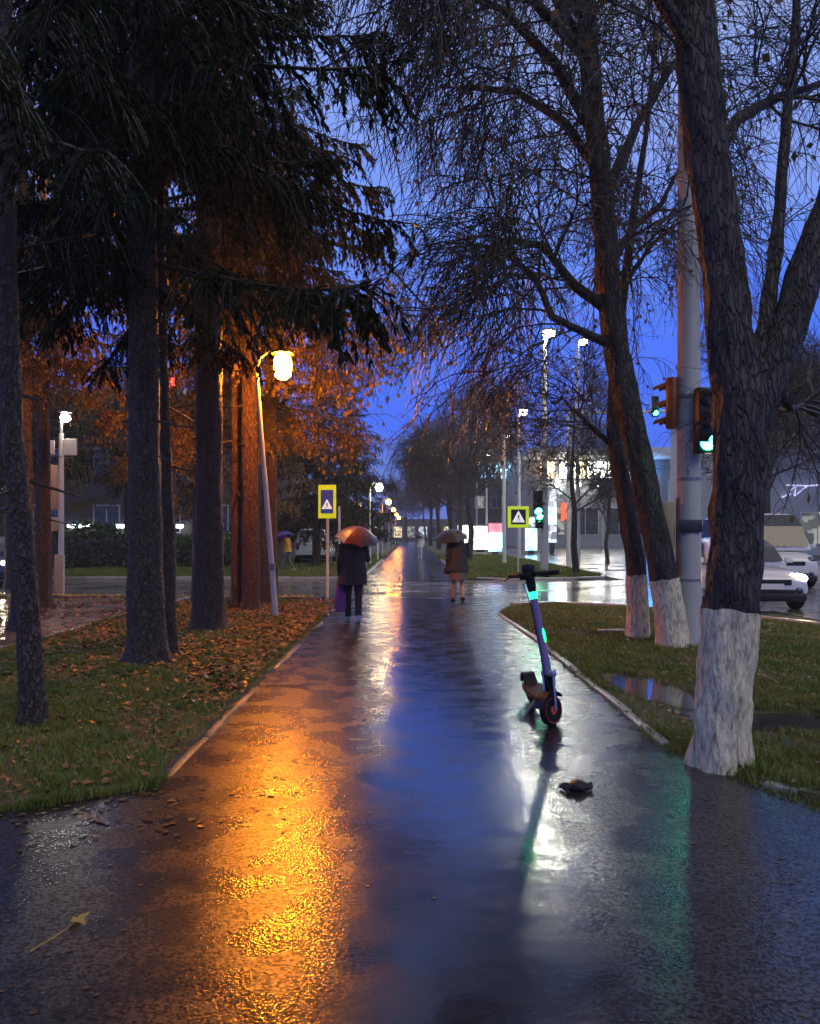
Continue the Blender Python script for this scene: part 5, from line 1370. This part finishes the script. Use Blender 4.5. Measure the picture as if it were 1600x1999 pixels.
grass('grass', 'grass on the lawn left of the far path', [(-14, 28.9), (-3.2, 28.0), (-1.75, 28.3), (-1.75, 60), (-14, 60)], 90000, 54, .03, h=(.06, .12), w=.014, y_pow=1.4)

grass('grass', 'ragged grass fringe along the near end of the left lawn', [(-5.2, 3.98), (-2.58, 4.12), (-1.5, 4.85), (-1.5, 5.1), (-2.6, 4.4), (-5.2, 4.25)], 60000, 55, .0, h=(.03, .08))
grass('grass', 'ragged grass fringe along the path under the bare trees', [(1.74, 5.6), (2.2, 4.42), (4.6, 3.4), (4.6, 3.62), (2.4, 4.6), (1.95, 5.6), (1.9, 11.5), (1.76, 11.5)], 70000, 56, .0, h=(.02, .07))

def litter(name, label, pts, seed, size=(.03, .06), mat='leaf_litter', z=.012, curl=.5, flat=1.0):
    nr = np.random.default_rng(seed); x, y, zz = pts; m = len(x)
    L = nr.uniform(*size, m); a = nr.uniform(0, 2 * PI, m)
    d = np.stack([np.cos(a), np.sin(a), nr.normal(0, .12 * flat, m)], 1); s = np.stack([-np.sin(a), np.cos(a), nr.normal(0, .25 * flat, m)], 1)
    c = np.stack([x, y, zz + nr.uniform(0, .008 * flat, m)], 1); Wd = L * nr.uniform(.32, .5, m)
    up = np.array([0, 0, 1.0]) * (curl * L * nr.uniform(.05, .5, m))[:, None]
    L = L[:, None]; Wd = Wd[:, None]
    V = np.stack([c - d * L * .5, c - d * L * .12 + s * Wd + up, c + d * L * .22 + s * Wd * .75 + up, c + d * L * .5, c + d * L * .22 - s * Wd * .75 + up * .8, c - d * L * .12 - s * Wd + up * .8, c + up * .15], 1).reshape(-1, 3)
    V[:, 2] = np.maximum(V[:, 2], np.repeat(zz, 7) - .001)
    i = np.arange(m)[:, None] * 7
    F = np.concatenate([i + np.array([[p, q, 6]]) for p, q in ((0, 1), (1, 2), (2, 3), (3, 4), (4, 5), (5, 0))])
    o = link_mesh(name, np_mesh(name, V, [F], M[mat], False)); tag(o, label, 'leaves', kind='stuff')
nr = np.random.default_rng(60)
x, y = scatter(nr, LAWN_L, 5200, 1.0); litter('fallen_leaves', 'brown fallen leaves strewn over the left lawn', (x, y, np.full(len(x), .055)), 61, (.035, .07))
x, y = scatter(nr, LAWN_R, 3000, 1.0); kk = np.array([not in_puddle(a, b, .9) for a, b in zip(x, y)]); x, y = x[kk], y[kk]; litter('fallen_leaves', 'brown fallen leaves strewn under the bare trees', (x, y, np.full(len(x), .055)), 62, (.035, .07))
n = 12500; y = nr.uniform(7.0, 18.2, n); x = np.where(nr.uniform(0, 1, n) < .5, nr.uniform(-5.1, -1.6, n), -1.6 - np.abs(nr.normal(0, .5, n))); kk = inside(LAWN_L, x, y) & (nr.uniform(0, 1, n) < np.clip((y - 7) / 4, .15, 1)); x, y = x[kk], y[kk]; litter('fallen_leaves', 'thick brown leaf litter under the spruces near the lamp', (x, y, np.full(len(x), .065)), 67, (.04, .09))
n = 900; y = 4.5 + nr.normal(0, .35, n); x = -2.6 + nr.normal(0, 1.0, n); kk = (x > -5.0) & (x < -.6) & (y > 2.6); x, y = x[kk], y[kk]; n = len(x); litter('fallen_leaves', 'leaves and dirt along the near end of the left lawn', (x, y, np.full(n, .012)), 68, (.015, .05), curl=.08, flat=.15, mat='leaf_wet')
# on the path: thick along the edges and the left side, sparse in the middle
n = 2000; y = 2.2 + 14 * nr.uniform(0, 1, n) ** .9; u = nr.uniform(0, .80, n)
x = np.where(u < .45, -1.45 + np.abs(nr.normal(0, .22, n)), np.where(u < .75, 1.72 - np.abs(nr.normal(0, .22, n)), nr.uniform(-1.4, 1.7, n)))
wide = (y < 4.2) & (u < .5); x = np.where(wide, -1.0 - np.abs(nr.normal(0, .8, n)), x)
litter('fallen_leaves', 'wet fallen leaves and scraps stuck to the asphalt path', (x, y, np.full(n, .008)), 63, (.006, .032), curl=.05, flat=.08, mat='leaf_wet')
n = 3600; x = nr.uniform(-12, -5.3, n); y = nr.uniform(4.5, 20.2, n); litter('fallen_leaves', 'fallen leaves carpeting the wet side yard on the left', (x, y, np.full(n, .006)), 64, (.05, .10), curl=.4)
n = 1500; x = nr.uniform(-20, -2.3, n); y = 20.45 - np.abs(nr.normal(0, .16, n)) - .0 * x; litter('fallen_leaves', 'bright yellow leaves piled along the kerb of the crossing', (x, y - np.clip((x + 14) * .09, 0, .8), np.full(n, .03)), 65, (.06, .12), mat='leaf_yellow', curl=.9)
n = 500; x = nr.uniform(-2.4, -1.4, n); y = nr.uniform(15.5, 18.8, n); litter('fallen_leaves', 'leaves swept against the corner by the crossing sign', (x, y, np.full(n, .04)), 66, (.04, .09), curl=.8)
# single things on the path
lf = MB(); lf.tube([(-1.36, 2.93, .012), (-1.30, 3.05, .02), (-1.285, 3.14, .018)], [.003, .003, .002], 6)
lf.build('leaf_stalk', M['leaf_yellow']); o = bpy.data.objects['leaf_stalk']; o.name = 'fallen_leaf'
mb = MB(); c = Vector((-1.28, 3.17, .02))
vs = [c + Vector((math.cos(a), math.sin(a), 0)) * (.045 if i % 2 else .022) + Vector((0, 0, .012 * math.sin(a * 2))) for i, a in enumerate([2 * PI * q / 10 for q in range(10)])]
mb.add([c] + vs, [(0, 1 + i, 1 + (i + 1) % 10) for i in range(10)]); mb.build('blade', M['leaf_yellow'], o)
tag(o, 'single yellow leaf with long stalk on the asphalt, bottom left', 'leaf')
rg = random.Random(8)
cl = empty('crumpled_glove', (0.99, 4.8, .006))
mb = MB()
mb.rings([[(xx, ry * math.cos(a) * (1 + .18 * math.sin(3 * a + i)), max(.002, zc + rz * math.sin(a) * (1 + .2 * math.sin(2 * a + i * 2)))) for a in [2 * PI * q / 14 for q in range(14)]] for i, (xx, ry, rz, zc) in enumerate(((-.075, .012, .008, .012), (-.06, .035, .022, .022), (-.02, .05, .034, .03), (.02, .042, .028, .028), (.05, .03, .02, .022), (.075, .022, .022, .026), (.085, .008, .008, .024)))])
mb.build('palm', M['black_plastic'], cl)
for i in range(4): MB().tube([(-.05 + i * .01, -.02 + i * .012, .025), (-.085, -.035 + i * .022, .03), (-.10 - .008 * (i % 2), -.045 + i * .028, .012)], [.013, .012, .008], 8).build('finger', M['black_plastic'], cl)
cl.rotation_euler = (0, 0, R(8))
tag(cl, 'small dark crumpled clump like a dropped glove on the path by the scooter', 'glove')
tw = MB().tube([(-1.42, 8.05, .02), (-1.25, 8.0, .03), (-1.0, 7.98, .018)], [.008, .007, .004], 6).build('fallen_twig', M['twig']); tag(tw, 'short fallen twig lying across the left kerb on the orange lit path', 'twig')
sl = MB().box((2.99, 12.2, .085), (.42, .10, .03), rot=(0, 0, R(6)), bev=.008).build('white_plank', M['white_paint']); tag(sl, 'short white plank on the grass left of the slender tree', 'plank')

def cable(label, a, b, sag, r=.012):
    a, b = Vector(a), Vector(b); pts = [a.lerp(b, k / 14) + Vector((0, 0, -4 * sag * (k / 14) * (1 - k / 14))) for k in range(15)]
    o = MB().tube(pts, r, 5).build('overhead_cable', M['black_plastic']); tag(o, label, 'cable', 'overhead cables over the street')
cable('thin overhead cable from the concrete pole to the corner lamp pole', (3.74, 11, 8.8), (5.4, 33, 8.9), .5)
cable('thin overhead cable from the concrete pole across the street', (3.74, 11, 8.2), (22, 40, 9.0), .7)
cable('thin overhead cable from the corner lamp pole to the signal arm', (5.4, 33, 8.4), (12.9, 40, 7.6), .3)

# ------------------------------------------------------------------ rain haze
HAZE = 0.0010
if HAZE:
    m, N, L, out = new_mat('rain_haze')
    v = N.new('ShaderNodeVolumePrincipled'); v.inputs['Color'].default_value = (0.80, 0.84, 0.90, 1); v.inputs['Density'].default_value = HAZE; v.inputs['Anisotropy'].default_value = 0.35
    L.new(v.outputs[0], out.inputs['Volume'])
    hz = MB().box((0, 175, 10.0), (490, 460, 22.0)).build('haze', m, smooth=False); hz['kind'] = 'stuff'; hz['label'] = 'thin rain haze hanging over the street'; hz['category'] = 'haze'
